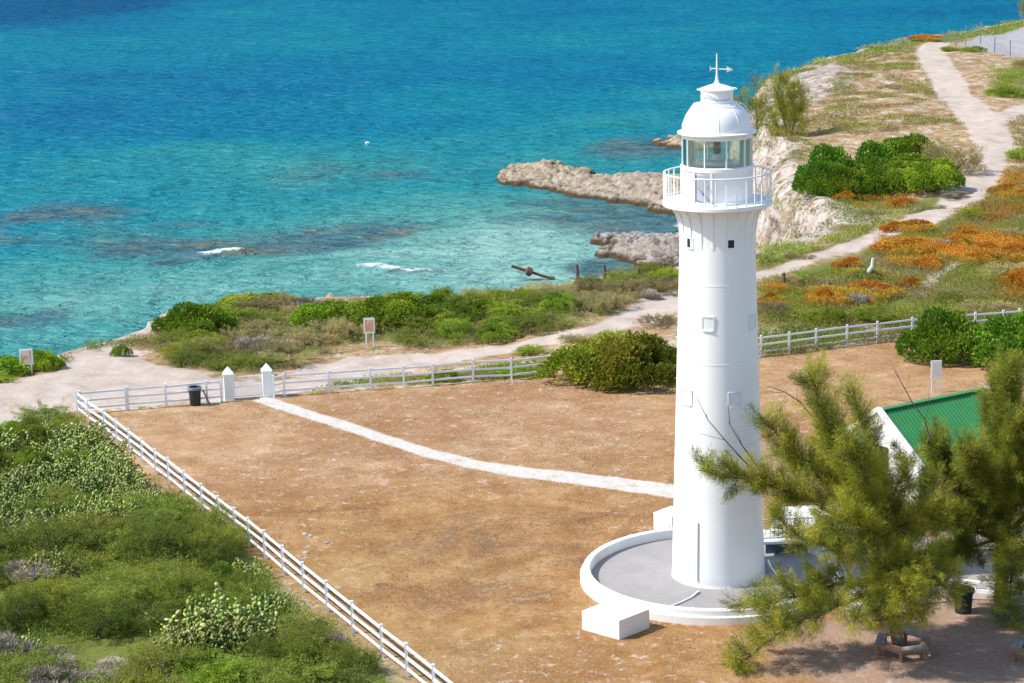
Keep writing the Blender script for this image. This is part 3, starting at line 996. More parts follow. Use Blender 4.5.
# glazing
r_gz = r_l - 0.05
gz = MB().lathe([(r_gz, z_l1 + 0.02), (r_gz, z_gt)], 60).build("glazing", M['glass'], lh, True)
MB().lathe([(r_gz + .04, z_gt - .09), (r_gz + .04, z_gt + .02), (r_gz - .04, z_gt + .02), (r_gz - .04, z_gt - .09)], 60, closed=True).build("head_ring", M['metalwhite'], lh, True)
for i in range(10):
    phi = math.radians(9.6 + 36 * i)
    p, n, t = on_cyl(phi, r_gz)
    w = 0.02
    b = [p - t * w - n * .03, p + t * w - n * .03, p + t * w + n * .045, p - t * w + n * .045]
    MB().hexa([q + Vector((0, 0, z_l1 + .02)) for q in b], [q + Vector((0, 0, z_gt - .02)) for q in b]).build("mullion", M['metalwhite'], lh)
opt = MB().lathe([(0.0, z_l1 + 0.03), (0.55, z_l1 + 0.03), (0.55, z_l1 + 0.16), (0.2, z_l1 + 0.2), (0.15, z_l1 + 0.4), (0.0, z_l1 + 0.4)], 32).build("lamp_pedestal", M['shutter'], lh, True)
MB().lathe([(0.0, z_l1 + 0.4), (0.13, z_l1 + 0.42), (0.15, z_l1 + 0.5), (0.15, z_l1 + 0.74), (0.14, z_l1 + 0.76), (0.12, z_l1 + 0.86), (0.05, z_l1 + 0.98), (0.0, z_l1 + 1.0)], 24).build("lamp", M['lens'], opt, True)
# dome
z_e = ZA(131)
r_b = RA(39.6, z_e)
z_d = ZA(103.5)
r_n = RA(20.5, z_d)
prof = [(r_gz - 0.06, z_gt - 0.02), (r_b - 0.08, z_e - 0.07), (r_b, z_e - 0.05), (r_b, z_e), (r_b - 0.14, z_e + 0.035), (r_b - 0.17, z_e + 0.05)]
ra, za = r_b - 0.18, z_e + 0.05
for t in np.linspace(0, 1, 18):
    ang = t * math.radians(66)
    prof.append((r_n + (ra - r_n) * (math.cos(ang) - math.cos(math.radians(66))) / (1 - math.cos(math.radians(66))), za + (z_d - za) * math.sin(ang) / math.sin(math.radians(66))))
prof += [(r_n - 0.05, z_d + 0.02), (0.2, z_d + 0.04)]
dome = MB().lathe(prof, 96).build("dome", M['metalwhite'], lh, True)
for i in range(10):
    a = math.radians(15 + 36 * i)
    pts = []
    for r, z in prof[6:24]:
        pts.append(((r + 0.004) * math.cos(a), (r + 0.004) * math.sin(a), z))
    MB().tube(pts, 0.012, 5).build("seam", M['metalwhite'], dome, True)
MB().tube(ring(r_n + 0.10, z_d + 0.0), 0.018, 6, False).build("grab_rail", M['metalwhite'], dome, True)
for i in range(10):
    a = math.radians(33 + 36 * i)
    q = lambda r, z: (r * math.cos(a), r * math.sin(a), z)
    MB().tube([q(r_n + 0.10, z_d), q(r_n + 0.06, z_d - 0.12)], 0.014, 5).build("rail_clip", M['metalwhite'], dome)
for sx in (-1, 1):
    a0 = -0.35 if sx > 0 else math.pi + 0.35
    q = lambda r, z, aa=a0: (r * math.cos(aa), r * math.sin(aa), z)
    MB().tube([q(r_b - 0.05, z_e + 0.02), q(r_b - 0.06, z_e + 0.35), q(r_b - 0.28, z_e + 0.75), q(r_n + 0.25, z_d - 0.02), q(r_n + 0.1, z_d + 0.06)], 0.018, 6).build("ladder_rod", M['metalwhite'], dome, True)
z_v = ZA(89.0)
r_v = RA(16.2, z_v)
vent = MB().lathe([(r_v - 0.03, z_d), (r_v - 0.03, z_d + 0.1), (r_v, z_d + 0.11), (r_v, z_v - 0.02), (r_v + 0.045, z_v - 0.015), (r_v + 0.05, z_v + 0.01), (r_v + 0.03, z_v + 0.03), (r_v * 0.6, z_v + 0.13),
             (0.12, z_v + 0.2), (0.08, z_v + 0.26), (0.05, z_v + 0.4), (0.035, z_v + 0.5), (0.0, z_v + 0.5)], 64).build("vent_drum", M['metalwhite'], lh, True)
MB().tube(ring(r_v + 0.13, z_v + 0.0), 0.015, 6, False).build("vent_rail", M['metalwhite'], vent, True)
cbl = [((r_v + 0.012) * math.cos(a), (r_v + 0.012) * math.sin(a), z_d + 0.28 - 0.12 * abs(math.sin((a + 2.3) * 1.6))) for a in np.linspace(-2.6, -0.8, 14)]
MB().tube(cbl, 0.01, 5).build("cable", M['galv'], vent, True)
z_t = ZA(53.5)
sp = MB().tube([(0, 0, z_v + 0.45), (0, 0, z_t)], [0.035, 0.02], 8).build("spire", M['metalwhite'], lh, True)
z_a = ZA(69.2)
va = MB().tube([(-0.2, 0.02, z_a + 0.03), (0.45, -0.04, z_a - 0.02)], 0.022, 6).build("weather_vane", M['metalwhite'], lh, True)
MB().add([(0.36, -0.035, z_a + 0.1), (0.36, -0.035, z_a - 0.125), (0.59, -0.05, z_a - 0.03), (0.36, 0.0, z_a + 0.1), (0.36, 0.0, z_a - 0.125), (0.59, -0.04, z_a - 0.03)],
         [(0, 1, 2), (5, 4, 3), (0, 2, 5, 3), (1, 4, 5, 2), (0, 3, 4, 1)]).build("arrow_head", M['metalwhite'], va)
MB().add([(-0.17, 0.0, z_a + 0.02), (-0.25, 0.0, z_a + 0.13), (-0.25, 0.0, z_a - 0.07), (-0.17, 0.03, z_a + 0.02), (-0.25, 0.03, z_a + 0.13), (-0.25, 0.03, z_a - 0.07)],
         [(0, 2, 1), (3, 4, 5), (0, 1, 4, 3), (1, 2, 5, 4), (2, 0, 3, 5)]).build("tail_fin", M['metalwhite'], va)


def tower_window(px, py, wpx, hpx, dark):
    yw = TY
    for _ in range(3):
        z0, z1 = AT(px, py + hpx / 2, yw)[2], AT(px, py - hpx / 2, yw)[2]
        zc = (z0 + z1) / 2
        r = shaft_r(zc)
        sp_ = max(-0.97, min(0.97, (AT(px, py, yw)[0] - BASE[0]) / r))
        yw = TY - r * math.sqrt(1 - sp_ * sp_)
    phi = math.asin(sp_)
    hw = wpx / 2 * SC / max(0.35, math.cos(phi))
    p = cyl_panel(phi, hw, z0, z1, r, 0.012, "window", M['recess'] if dark else M['shutter'], lh, 4)
    fw_ = 0.055
    fm = M['metalwhite'] if dark else M['framegrey']
    for a, b, c, d in ((-hw - fw_ / 2, fw_ / 2, z0 - fw_, z1 + fw_), (hw + fw_ / 2, fw_ / 2, z0 - fw_, z1 + fw_)):
        cyl_panel(phi + a / r, b, c, d, r, 0.03, "frame", fm, p, 2)
    cyl_panel(phi, hw - 0.002, z0 - fw_, z0, r, 0.06, "sill", M['metalwhite'], p, 3)
    cyl_panel(phi, hw - 0.002, z1, z1 + fw_, r, 0.03, "lintel", fm, p, 3)


tower_window(690, 243, 4.2, 9, True)
tower_window(731, 244, 6.0, 8, True)
tower_window(708, 324, 9.5, 12, False)
tower_window(734.5, 400, 9.5, 12.5, False)
tower_window(686, 397, 8, 13, False)
tower_window(752.5, 322, 6, 13, False)
# conductor strap running down the shaft
ph = math.asin((698.0 - 4.2 - 718.3) / 46.0)
pts = []
for z in [AT(698, v, TY - 1.65)[2] for v in (524, 548, 570, 582)]:
    p, n, t = on_cyl(ph, shaft_r(max(z, 0)), 0.03)
    pts.append((p.x, p.y, max(z, 0.12)))
MB().tube(pts, 0.035, 8).build("conduit", M['white'], lh, True)

# round pad
pad = thing("round_plinth", "low round white-walled concrete platform at the foot of the lighthouse", "platform", (PADC[0], PADC[1], 0))
MB().lathe([(0.5, 0.14), (PAD_R - 0.26, 0.14), (PAD_R - 0.26, 0.0), (0.5, 0.0)], 96, closed=True).build("floor", M['floor'], pad)
MB().lathe([(PAD_R - 0.27, -0.1), (PAD_R - 0.27, 0.50), (PAD_R - 0.25, 0.52), (PAD_R - 0.02, 0.52), (PAD_R, 0.50), (PAD_R, 0.30), (PAD_R + 0.12, 0.28), (PAD_R + 0.12, -0.1)], 128, closed=True).build("rim_wall", M['plinth'], pad, True)


def px_box(name, a, b, c, h, mat, label, cat, bev=0.02):
    A, B, C_ = G(*a), G(*b), G(*c)
    D = A + C_ - B
    cen = (A + C_) / 2
    t = thing(name, label, cat, (cen[0], cen[1], 0))
    q = [(v - cen) for v in (A, B, C_, D)]
    MB().hexa([(v[0], v[1], -0.05) for v in q], [(v[0], v[1], h) for v in q]).build("block", mat, t, bevel=bev)
    return t, q


t, q = px_box("concrete_block", (582, 629.5), (619.4, 640), (649.7, 628), 0.72, M['plinth'], "white painted concrete block in front of the platform", "block")
t2, q2 = px_box("concrete_plinth", (653.5, 529), (672, 534), (690, 527), 0.72, M['white'], "white concrete box just behind the left side of the lighthouse base", "block")
a, b = Vector(q2[0]), Vector(q2[1])
d = (b - a).normalized(); nn = Vector((d.y, -d.x, 0))
c = a + (b - a) * 0.72 + nn * 0.012
MB().beam(c - d * 0.16 + Vector((0, 0, 0.2)), c + d * 0.16 + Vector((0, 0, 0.2)), 0.03, 0.32).build("hatch", M['framegrey'], t2)
t3, q3 = px_box("stepped_block", (845, 609), (868, 613), (884, 603), 0.62, M['white'], "white masonry block beside the right end of the round platform", "block")

# hoses
hz = thing("hose", "white hose lying across the platform floor left of the tower foot", "hose", (BASE[0], BASE[1], 0))
pts = [G(699, 591, 0.2), G(692, 597, 0.17), G(682, 602, 0.17), G(672, 606, 0.17), G(664, 609, 0.3)]
MB().tube([(p[0] - BASE[0], p[1] - BASE[1], p[2]) for p in pts], 0.04, 8).build("tube", M['metalwhite'], hz, True)
hz = thing("hose", "white hose sagging from the right flank of the tower to the platform", "hose", (BASE[0], BASE[1], 0))
pts = [G(768, 560, 0.9), G(771, 567, 0.6), G(778, 576, 0.3), G(788, 581, 0.2), G(800, 586, 0.18)]
MB().tube([(p[0] - BASE[0], p[1] - BASE[1], p[2]) for p in pts], 0.035, 8).build("tube", M['metalwhite'], hz, True)

# ------------------------------------------------------------------ fences
FH = 1.2


def rail_fence(posts, label, group, upto=FH, angle_beam=None):
    root = thing("rail_fence", label, "fence", (posts[0][0], posts[0][1], 0), 0, group)
    o = np.array([posts[0][0], posts[0][1], 0])
    P = [np.array([p[0], p[1], 0]) - o for p in posts]
    for p in P:
        j = rng.normal(0, 0.008, 2)
        MB().hexa([(p[0] + x, p[1] + y, -0.1) for x, y in ((-.055, -.055), (.055, -.055), (.055, .055), (-.055, .055))],
                  [(p[0] + x + j[0], p[1] + y + j[1], upto + 0.03) for x, y in ((-.055, -.055), (.055, -.055), (.055, .055), (-.055, .055))]).build("post", M['fence'], root)
    for z in (0.30, 0.70, 1.08):
        mb = MB()
        for a, b in zip(P[:-1], P[1:]):
            z1, z2 = z + rng.normal(0, 0.008), z + rng.normal(0, 0.008)
            d = (b - a) / np.linalg.norm(b - a)
            mb.beam((a[0] + d[0] * .056, a[1] + d[1] * .056, z1), (b[0] - d[0] * .056, b[1] - d[1] * .056, z2), 0.045, 0.10)
        mb.build("rail", M['fence'], root)
    return root


grp = "white rail fences round the lighthouse yard"
rail_fence([G(px, py, FH) for px, py in FENCE_TOP], "long white three-rail fence running down the left side of the yard", grp)
bk = [G(77, 391.5, FH)] + [G(px, py) for px, py in ((128.5, 410), (166.5, 407), (207.5, 403.3), (222, 402))]
rail_fence(bk[1:], "short white rail fence between the yard corner and the left gate pillar", grp)
rail_fence([G(px, py) for px, py in ((274, 398), (284.6, 396), (329.4, 392.8), (371, 389.8), (404, 388), (433, 385.6), (473.3, 382), (511.5, 380.3), (551.8, 376), (592, 372.5))],
           "white rail fence from the right gate pillar to the round green bush", grp)
rail_fence([G(px, py) for px, py in ((705, 362), (732, 359.5), (761, 357), (789, 353.6), (816, 350), (847, 346), (877.5, 342.5), (912, 338.5), (945, 335.5), (975, 333), (1003, 331), (1019, 329.5), (1050, 327))],
           "white rail fence between the lighthouse and the big right-hand bush", grp)
# join corner of the left fence with the back one
P0 = bk[0]; P1 = bk[1]
rail_fence([P0 + (P1 - P0) * 0.04, P1 - (P1 - P0) * 0.03], "single white fence bay closing the far left corner of the yard", grp)


def pillar(px, py, label):
    p = G(px, py)
    rz = math.radians(10)
    t = thing("gate_pillar", label, "pillar", p, rz, "white gate pillars at the yard entrance")
    MB().box(0, 0, -0.1, 1.32, 0.50, 0.50).build("shaft", M['white'], t, bevel=0.015)
    MB().box(0, 0, 1.322, 1.40, 0.58, 0.58).add([(-.28, -.28, 1.402), (.28, -.28, 1.402), (.28, .28, 1.402), (-.28, .28, 1.402), (0, 0, 1.78)],
                                               [(3, 2, 1, 0), (0, 1, 4), (1, 2, 4), (2, 3, 4), (3, 0, 4)]).build("pointed_cap", M['white'], t)
    return p


pA = pillar(229.5, 399.5, "white square gate pillar with pointed cap, left of the gate")
pB = pillar(268, 396, "white square gate pillar with pointed cap, right of the gate")
d = (pB - pA); Lg = np.linalg.norm(d); d = d / Lg
gt = thing("yard_gate", "low white barred gate hung between the two pillars", "gate", pA, math.atan2(d[1], d[0]))
x0, x1 = 0.30, Lg - 0.30
fr = MB()
for z in (0.12, 0.62, 1.15):
    fr.beam((x0, 0, z), (x1, 0, z), 0.03, 0.035)
for x in (x0, x1):
    fr.beam((x, 0.001, 0.1), (x, 0.001, 1.18), 0.036, 0.036, (0, 1, 0))
fr.build("frame", M['fence'], gt)
for i in range(18):
    x = x0 + (x1 - x0) * (i + 1) / 19
    MB().tube([(x, 0.03, 0.08), (x, 0.03, 1.22)], 0.011, 5).build("bar", M['fence'], gt)


def bin_(px, py, h, r, label, lid):
    p = G(px, py)
    t = thing("trash_bin", label, "bin", p, 0.3)
    MB().lathe([(0, 0.0), (r * 0.8, 0.0), (r * 0.82, 0.02), (r * 0.98, h * 0.95), (r * 0.9, h * 0.95), (r * 0.78, 0.1), (0, 0.1)], 28).build("body", M['bin'], t, True)
    MB().lathe([(r * 0.97, h * 0.86), (r * 1.12, h * 0.87), (r * 1.12, h), (r * 0.92, h), (r * 0.92, h * 0.96)], 28).build("rim", lid, t, True)
    return t


t = bin_(195.5, 405, 0.98, 0.33, "black plastic bin with a grey rim standing at the fence left of the gate", M['binrim'])
MB().beam((0.42, -0.05, 0.75), (0.72, -0.25, 0.0), 0.06, 0.05).build("prop", M['postwood'], t)
bin_(963, 612, 0.9, 0.36, "black bin on the paved ground under the right-hand casuarina", M['bin'])


def sign(px0, px1, pyb, pyt, panel_h, stops, label, rz=0.0):
    c = G((px0 + px1) / 2, pyb)
    top = AT((px0 + px1) / 2, pyt, c[1])[2]
    w = (px1 - px0) * np.linalg.norm(c - CAM) / F
    gz = ground_z(c[0], c[1])
    t = thing("notice_board", label, "sign", (c[0], c[1], gz), rz, "white notice boards on two posts")
    top -= gz
    zb = top - panel_h
    bd = MB().box(0, 0, zb, top, w, 0.05).build("board", M['fence'], t)
    m = panel_mat("faded_poster", stops)
    MB().box(0, -0.03, zb + 0.1 * panel_h, top - 0.1 * panel_h, w * 0.78, 0.008).build("poster", m, bd)
    for s_ in (-1, 1):
        MB().box(s_ * w * 0.32, 0.045, -0.1, zb + 0.3, 0.09, 0.035).build("post", M['fence'], t)
    return t


sign(21, 34, 374, 349, 0.88, [(0.35, (0.62, 0.60, 0.58)), (0.5, (0.66, 0.55, 0.46)), (0.58, (0.52, 0.20, 0.06)), (0.68, (0.40, 0.46, 0.56))],
     "white two-legged notice board with an orange picture before the bush at far left", 0.05)
sign(364.5, 375.5, 346.5, 318, 0.9, [(0.35, (0.50, 0.25, 0.13)), (0.55, (0.56, 0.32, 0.20)), (0.65, (0.55, 0.50, 0.48)), (0.75, (0.12, 0.11, 0.11))],
     "white two-legged notice board with a salmon poster before the coastal bushes", 0.0)
sign(930.5, 941, 392.5, 360.5, 0.95, [(0.35, (0.70, 0.68, 0.55)), (0.55, (0.72, 0.70, 0.66)), (0.7, (0.62, 0.56, 0.40))],
     "white two-legged notice board on the lawn beyond the green roof", 0.10)

# ------------------------------------------------------------------ keeper's house and terrace
yH = 87.0
A = AT(879, 411, yH)                          # near apex
B2 = AT(987, 393, 90.3)
ridge = Vector((B2[0] - A[0], B2[1] - A[1], 0)); Lr = ridge.length
rzh = math.atan2(ridge.y, ridge.x)
zr = A[2]
hs = thing("keepers_house", "small white gabled house with a green ribbed roof behind the casuarinas", "house", (A[0], A[1], 0), rzh)
hw, rise = 2.5, 1.75
ze = zr - rise
V = []
for x in (0.02, Lr - 0.02):
    V += [(x, -hw, -0.1), (x, hw, -0.1), (x, hw, ze - 0.05), (x, 0, zr - 0.1), (x, -hw, ze - 0.05)]
MB().add(V, [(0, 4, 3, 2, 1), (5, 6, 7, 8, 9), (0, 5, 9, 4), (1, 2, 7, 6)]).build("wall", M['white'], hs)
roof = MB()
# corrugated sheets
for s_ in (-1, 1):
    n = 64
    Vr, Fr = [], []
    for k in range(n + 1):
        x = 0.06 + (Lr - 0.12) * k / n
        dz = 0.03 if k % 2 else 0.0
        Vr += [(x, 0.0, zr + 0.02 + dz), (x, s_ * (hw + 0.3), ze - 0.19 + dz), (x, 0.0, zr - 0.05), (x, s_ * (hw + 0.3), ze - 0.26)]
    for k in range(n):
        a, b = k * 4, k * 4 + 4
        Fr += [(a, a + 1, b + 1, b) if s_ < 0 else (a, b, b + 1, a + 1), (a + 2, b + 2, b + 3, a + 3), (a + 1, a + 3, b + 3, b + 1)]
    roof.add(Vr, Fr)
rf = roof.build("roof", M['roofgreen'], hs)
MB().beam((0.1, 0, zr + 0.05), (Lr - 0.1, 0, zr + 0.05), 0.3, 0.05).build("ridge_cap", M['roofgreen'], rf)
for x in (-0.02, Lr + 0.02):
    g = MB()
    for s_ in (-1, 1):
        g.beam((x, 0, zr + 0.09), (x, s_ * (hw + 0.3), ze - 0.12), 0.2, 0.2, (0, 0, 1))
    g.build("gable_parapet", M['white'], hs)
wf = MB().box(0.0, -0.2, 1.1, 2.1, 0.08, 0.8).build("window", M['recess'], hs)
MB().box(Lr * 0.4, -hw - 0.0, 1.0, 2.1, 0.9, 0.08).build("window", M['recess'], hs)
MB().box(Lr * 0.72, -hw - 0.0, 0.05, 2.1, 0.9, 0.08).build("door", M['shutter'], hs)
pc = MB().add([(0.2, -hw - 0.02, ze - 0.45), (2.6, -hw - 0.02, ze - 0.45), (2.6, -hw - 1.7, ze - 0.95), (0.2, -hw - 1.7, ze - 0.95),
               (0.2, -hw - 0.02, ze - 0.53), (2.6, -hw - 0.02, ze - 0.53), (2.6, -hw - 1.7, ze - 1.03), (0.2, -hw - 1.7, ze - 1.03)],
              [(0, 1, 2, 3), (7, 6, 5, 4), (0, 3, 7, 4), (3, 2, 6, 7), (2, 1, 5, 6)]).build("porch_roof", M['roofpale'], hs)
for x in (0.3, 2.5):
    MB().box(x, -hw - 1.6, -0.05, ze - 1.0, 0.12, 0.12).build("porch_post", M['white'], pc)

# terrace with a railing behind the tower
ta, tb, tc_ = G(762, 560), G(858, 556), G(872, 520)
tr = thing("terrace", "white raised terrace with a barred railing right behind the lighthouse", "terrace", (ta[0], ta[1], 0))
q = [v - ta for v in (ta, tb, tc_, ta + tc_ - tb)]
MB().hexa([(v[0], v[1], 0.62) for v in q], [(v[0], v[1], 0.75) for v in q]).build("deck", M['white'], tr, bevel=0.02)
qc = sum(q) / 4
MB().hexa([((v[0] - qc[0]) * .93 + qc[0], (v[1] - qc[1]) * .85 + qc[1], -0.05) for v in q], [((v[0] - qc[0]) * .93 + qc[0], (v[1] - qc[1]) * .85 + qc[1], 0.62) for v in q]).build("base", M['deck_shade'], tr)  # set-back wall, coloured dark to stand in for shade under the deck
a, b = q[0], q[1]
d = (b - a) / np.linalg.norm(b - a); off = np.array([-d[1], d[0], 0]) * 0.1
rl = MB()
for z in (0.86, 1.62):
    rl.beam(a + off + np.array([0, 0, z]), b + off + np.array([0, 0, z]), 0.05, 0.05)
rl = rl.build("railing", M['fence'], tr)
nb = int(np.linalg.norm(b - a) / 0.16)
for i in range(nb + 1):
    p = a + off + (b - a) * i / nb
    MB().beam(p + np.array([0, 0, 0.745]), p + np.array([0, 0, 1.6]), 0.028, 0.028, (0, 1, 0)).build("baluster", M['fence'], rl)

# low garden wall right
wa, wb = G(926, 588), G(1070, 603)
gw = thing("garden_wall", "low white pierced garden wall behind the black bin", "wall", (wa[0], wa[1], 0), math.atan2(wb[1] - wa[1], wb[0] - wa[0]))
Lw = np.linalg.norm(wb - wa)
MB().box(Lw / 2, 0, -0.05, 0.18, Lw, 0.2).build("footing", M['white'], gw)
MB().box(Lw / 2, 0, 0.40, 0.47, Lw, 0.22).build("coping", M['white'], gw)
k = int(Lw / 0.55)
for i in range(k + 1):
    MB().box(0.1 + (Lw - 0.2) * i / k, 0, 0.18, 0.40, 0.16, 0.14).build("pier", M['white'], gw)
MB().box(0.3, 0.02, -0.06, 1.1, 0.75, 0.3).build("end_pillar", M['white'], gw, bevel=0.02)

# benches
BC = G(903, 652)


def hex_bench(loc, label):
    t = thing("tree_bench", label, "bench", loc, 0.25, "wooden benches under the casuarinas")
    R, w = 1.05, 0.36
    for i in range(6):
        a0, a1 = math.pi / 3 * i, math.pi / 3 * (i + 1)
        c = lambda r, a: (r * math.cos(a), r * math.sin(a))
        mb = MB()
        for j, (ri, ro) in enumerate(((R - w, R - w * 0.52), (R - w * 0.48, R))):
            b = [(*c(ri, a0 + .008), 0.40), (*c(ro, a0 + .008), 0.40), (*c(ro, a1 - .008), 0.40), (*c(ri, a1 - .008), 0.40)]
            mb.hexa(b, [(x, y, 0.445) for x, y, z in b])
        mb.build("seat", M['bench'] if i % 2 else M['greyboard'], t)
        x, y = c(R - 0.1, a0)
        MB().box(x, y, -0.02, 0.40, 0.11, 0.11, a0).build("leg", M['bench'], t)
        x, y = c(R - w + 0.06, a0)
        MB().box(x, y, -0.02, 0.40, 0.09, 0.09, a0).build("leg", M['bench'], t)
        x0_, y0_ = c(R - 0.07, a0); x1_, y1_ = c(R - 0.07, a1)
        MB().beam((x0_, y0_, 0.345), (x1_, y1_, 0.345), 0.035, 0.10).build("apron", M['bench'], t)
    return t


hb = hex_bench(BC, "six-sided wooden bench ringing the trunk of the front casuarina")
dup(hb, G(1040, 659), 0.1, None, "wooden bench cut off by the right edge of the photo")

# ------------------------------------------------------------------ shrubs: templates
SPEC = {}
C_OLIVE = [(0.128, 0.168, 0.026), (0.180, 0.221, 0.031), (0.244, 0.273, 0.036), (0.319, 0.317, 0.047)]
C_GREEN = [(0.118, 0.192, 0.017), (0.184, 0.275, 0.021), (0.259, 0.347, 0.030), (0.364, 0.421, 0.046)]
C_GRAPE = [(0.094, 0.188, 0.012), (0.144, 0.264, 0.014), (0.200, 0.333, 0.020), (0.326, 0.426, 0.036)]
C_YGRAPE = [(0.112, 0.166, 0.013), (0.179, 0.236, 0.017), (0.263, 0.299, 0.023), (0.394, 0.370, 0.037)]
C_GREY = [(0.224, 0.177, 0.157), (0.319, 0.260, 0.231), (0.414, 0.344, 0.305), (0.345, 0.319, 0.198)]
C_ORANGE = [(0.36, 0.125, 0.018), (0.50, 0.200, 0.018), (0.60, 0.285, 0.020), (0.58, 0.350, 0.035)]
C_TAN = [(0.242, 0.207, 0.088), (0.346, 0.285, 0.120), (0.449, 0.380, 0.160), (0.259, 0.276, 0.096)]
C_PEAR = [(0.150, 0.215, 0.035), (0.210, 0.290, 0.050), (0.290, 0.360, 0.085), (0.340, 0.360, 0.130)]


def lobes_for(r, kind, nl):
    out = []
    for i in range(nl):
        a = r.uniform(0, 2 * math.pi); q = math.sqrt(r.uniform(0.02, 1)) * 0.72
        s = r.uniform(0.2, 0.45) * (1.15 - 0.4 * q)
        z = (1 - q * q) * r.uniform(0.30, 0.62)
        out.append((q * math.cos(a), q * math.sin(a), z, s, s, s * (0.62 if kind == 'flat' else 0.95)))
    if kind == 'round':
        for i in range(10):
            a = 0.63 * i + r.uniform(-.2, .2); q = r.uniform(0.55, 0.72); s = r.uniform(0.26, 0.36)
            out.append((q * math.cos(a), q * math.sin(a), r.uniform(0.12, 0.3), s, s, s * 0.9))
    return out


def bush_template(name, seed, kind, nl, n, leaf, wid, cols, mat, up=0.25, rand=0.8, layers=False, twigs=120, woody=(0.13, 0.11, 0.09)):
    """unit bush, radius about 1, height about 1; crown + stems are parts"""
    r = np.random.default_rng(seed)
    L = lobes_for(r, kind, nl)
    P, d, k = lobe_points(L, n, r)
    if layers:
        lay = np.round(P[:, 2] / 0.14) * 0.14
        P[:, 2] = lay + (P[:, 2] - lay) * 0.45
    gaps = fbm(P[:, 0] * 4 + seed, P[:, 1] * 4 + P[:, 2] * 3, 3, seed)
    keep = gaps > 0.30
    P, d, k = P[keep], d[keep], k[keep]
    m = len(P)
    D = d + r.normal(0, rand, (m, 3)) + np.array([0, 0, up])
    V = leaf_quads(P, D, leaf * r.uniform(0.7, 1.3, m), wid * r.uniform(0.7, 1.3, m), r)
    lobe_t = r.uniform(0, 1, len(L))[k] * 0.7 + 0.3 * fbm(P[:, 0] * 2, P[:, 1] * 2 + P[:, 2], 3, seed + 4)
    T = palette(m, cols, r, 0.16, lobe_t)
    me = quads_mesh("crown", V, np.repeat(np.clip(T, 0.003, 1), 4, 0))
    me.materials.append(mat)
    mb = MB()
    for i in range(9):
        j = L[r.integers(0, len(L))]
        mb.tube([(r.normal(0, .06), r.normal(0, .06), -0.05), (j[0] * 0.5, j[1] * 0.5, j[2] * 0.55), (j[0], j[1], j[2] + j[5] * 0.4)], [0.035, 0.025, 0.008], 5, False)
    ms = bpy.data.meshes.new("stem"); ms.from_pydata(mb.v, [], mb.f); ms.update(); ms.materials.append(M['bark'])
    return me, ms


def spray_template(seed, nspr, per, sl, leaf, wid, cols, upb):
    """shrub of feathery sprays on an umbrella of branches, unit size"""
    r = np.random.default_rng(seed)
    mb = MB()
    C, D, T = [], [], []
    heads = []
    for i in range(8):
        a = r.uniform(0, 6.28); q = math.sqrt(r.uniform(0.02, 1)) * 0.8
        heads.append(np.array([q * math.cos(a), q * math.sin(a), (1 - 0.55 * q * q) * r.uniform(0.45, 0.85)]))
    tone = r.random(len(heads))
    for h in heads:
        mb.tube([(r.normal(0, .05), r.normal(0, .05), -0.05), h * [0.45, 0.45, 0.5], h], [0.03, 0.02, 0.006], 5, False)
    for k in range(nspr):
        j = r.integers(0, len(heads)); h = heads[j]
        o = h + r.normal(0, 1, 3) * [0.19, 0.19, 0.08] - np.array([0, 0, 0.22 * r.random() ** 2 * 2])
        o[2] = max(o[2], 0.05)
        out = np.array([o[0] - h[0] * 0.6, o[1] - h[1] * 0.6, 0.0]); out /= np.linalg.norm(out) + 1e-6
        d = out + r.normal(0, 0.4, 3) + np.array([0, 0, upb]); d /= np.linalg.norm(d)
        L = sl * r.uniform(0.5, 1.0); m = int(per * r.uniform(0.6, 1.3))
        u = r.random(m)
        C.append(o + d * (u * L)[:, None] + r.normal(0, 0.035, (m, 3)) - np.array([0, 0, 0.12]) * (u * u * L)[:, None])
        D.append(d * 0.8 + r.normal(0, 0.7, (m, 3)))
        t = np.clip(tone[j] * 0.5 + 0.35 * r.random() + 0.15 * r.random(m), 0, 0.999)
        T.append(np.array(cols)[(t * len(cols)).astype(int)] * (1 + r.normal(0, .14, (m, 1))))
    C, D, T = np.vstack(C), np.vstack(D), np.vstack(T)
    C[:, 2] = np.maximum(C[:, 2], 0.0)
    V = leaf_quads(C, D, leaf * r.uniform(0.6, 1.4, len(C)), wid * r.uniform(0.7, 1.3, len(C)), r)
    me = quads_mesh("crown", V, np.repeat(np.clip(T, .003, 1), 4, 0)); me.materials.append(M['leaf'])
    ms = bpy.data.meshes.new("stem"); ms.from_pydata(mb.v, [], mb.f); ms.update(); ms.materials.append(M['bark'])
    return me, ms


def twig_template(name, seed, n, cols):
    r = np.random.default_rng(seed)
    P, d, k = lobe_points(lobes_for(r, 'flat', 9), n, r, (0.2, 1.0))
    D = d + r.normal(0, 0.5, (len(P), 3)) + np.array([0, 0, 0.4])
    V = leaf_quads(P, D, r.uniform(0.08, 0.26, len(P)), r.uniform(0.008, 0.022, len(P)), r)
    T = palette(len(P), cols, r, 0.2)
    me = quads_mesh("twigs", V, np.repeat(np.clip(T, 0.003, 1), 4, 0)); me.materials.append(M['twig'])
    mb = MB()
    for i in range(14):
        a = r.uniform(0, 6.28); q = r.uniform(0.3, 0.8)
        mb.tube([(0, 0, -.05), (q * .5 * math.cos(a), q * .5 * math.sin(a), .25), (q * math.cos(a), q * math.sin(a), r.uniform(.35, .7))], [.03, .02, .006], 5, False)
    ms = bpy.data.meshes.new("stem"); ms.from_pydata(mb.v, [], mb.f); ms.update(); ms.materials.append(M['bark'])
    return me, ms


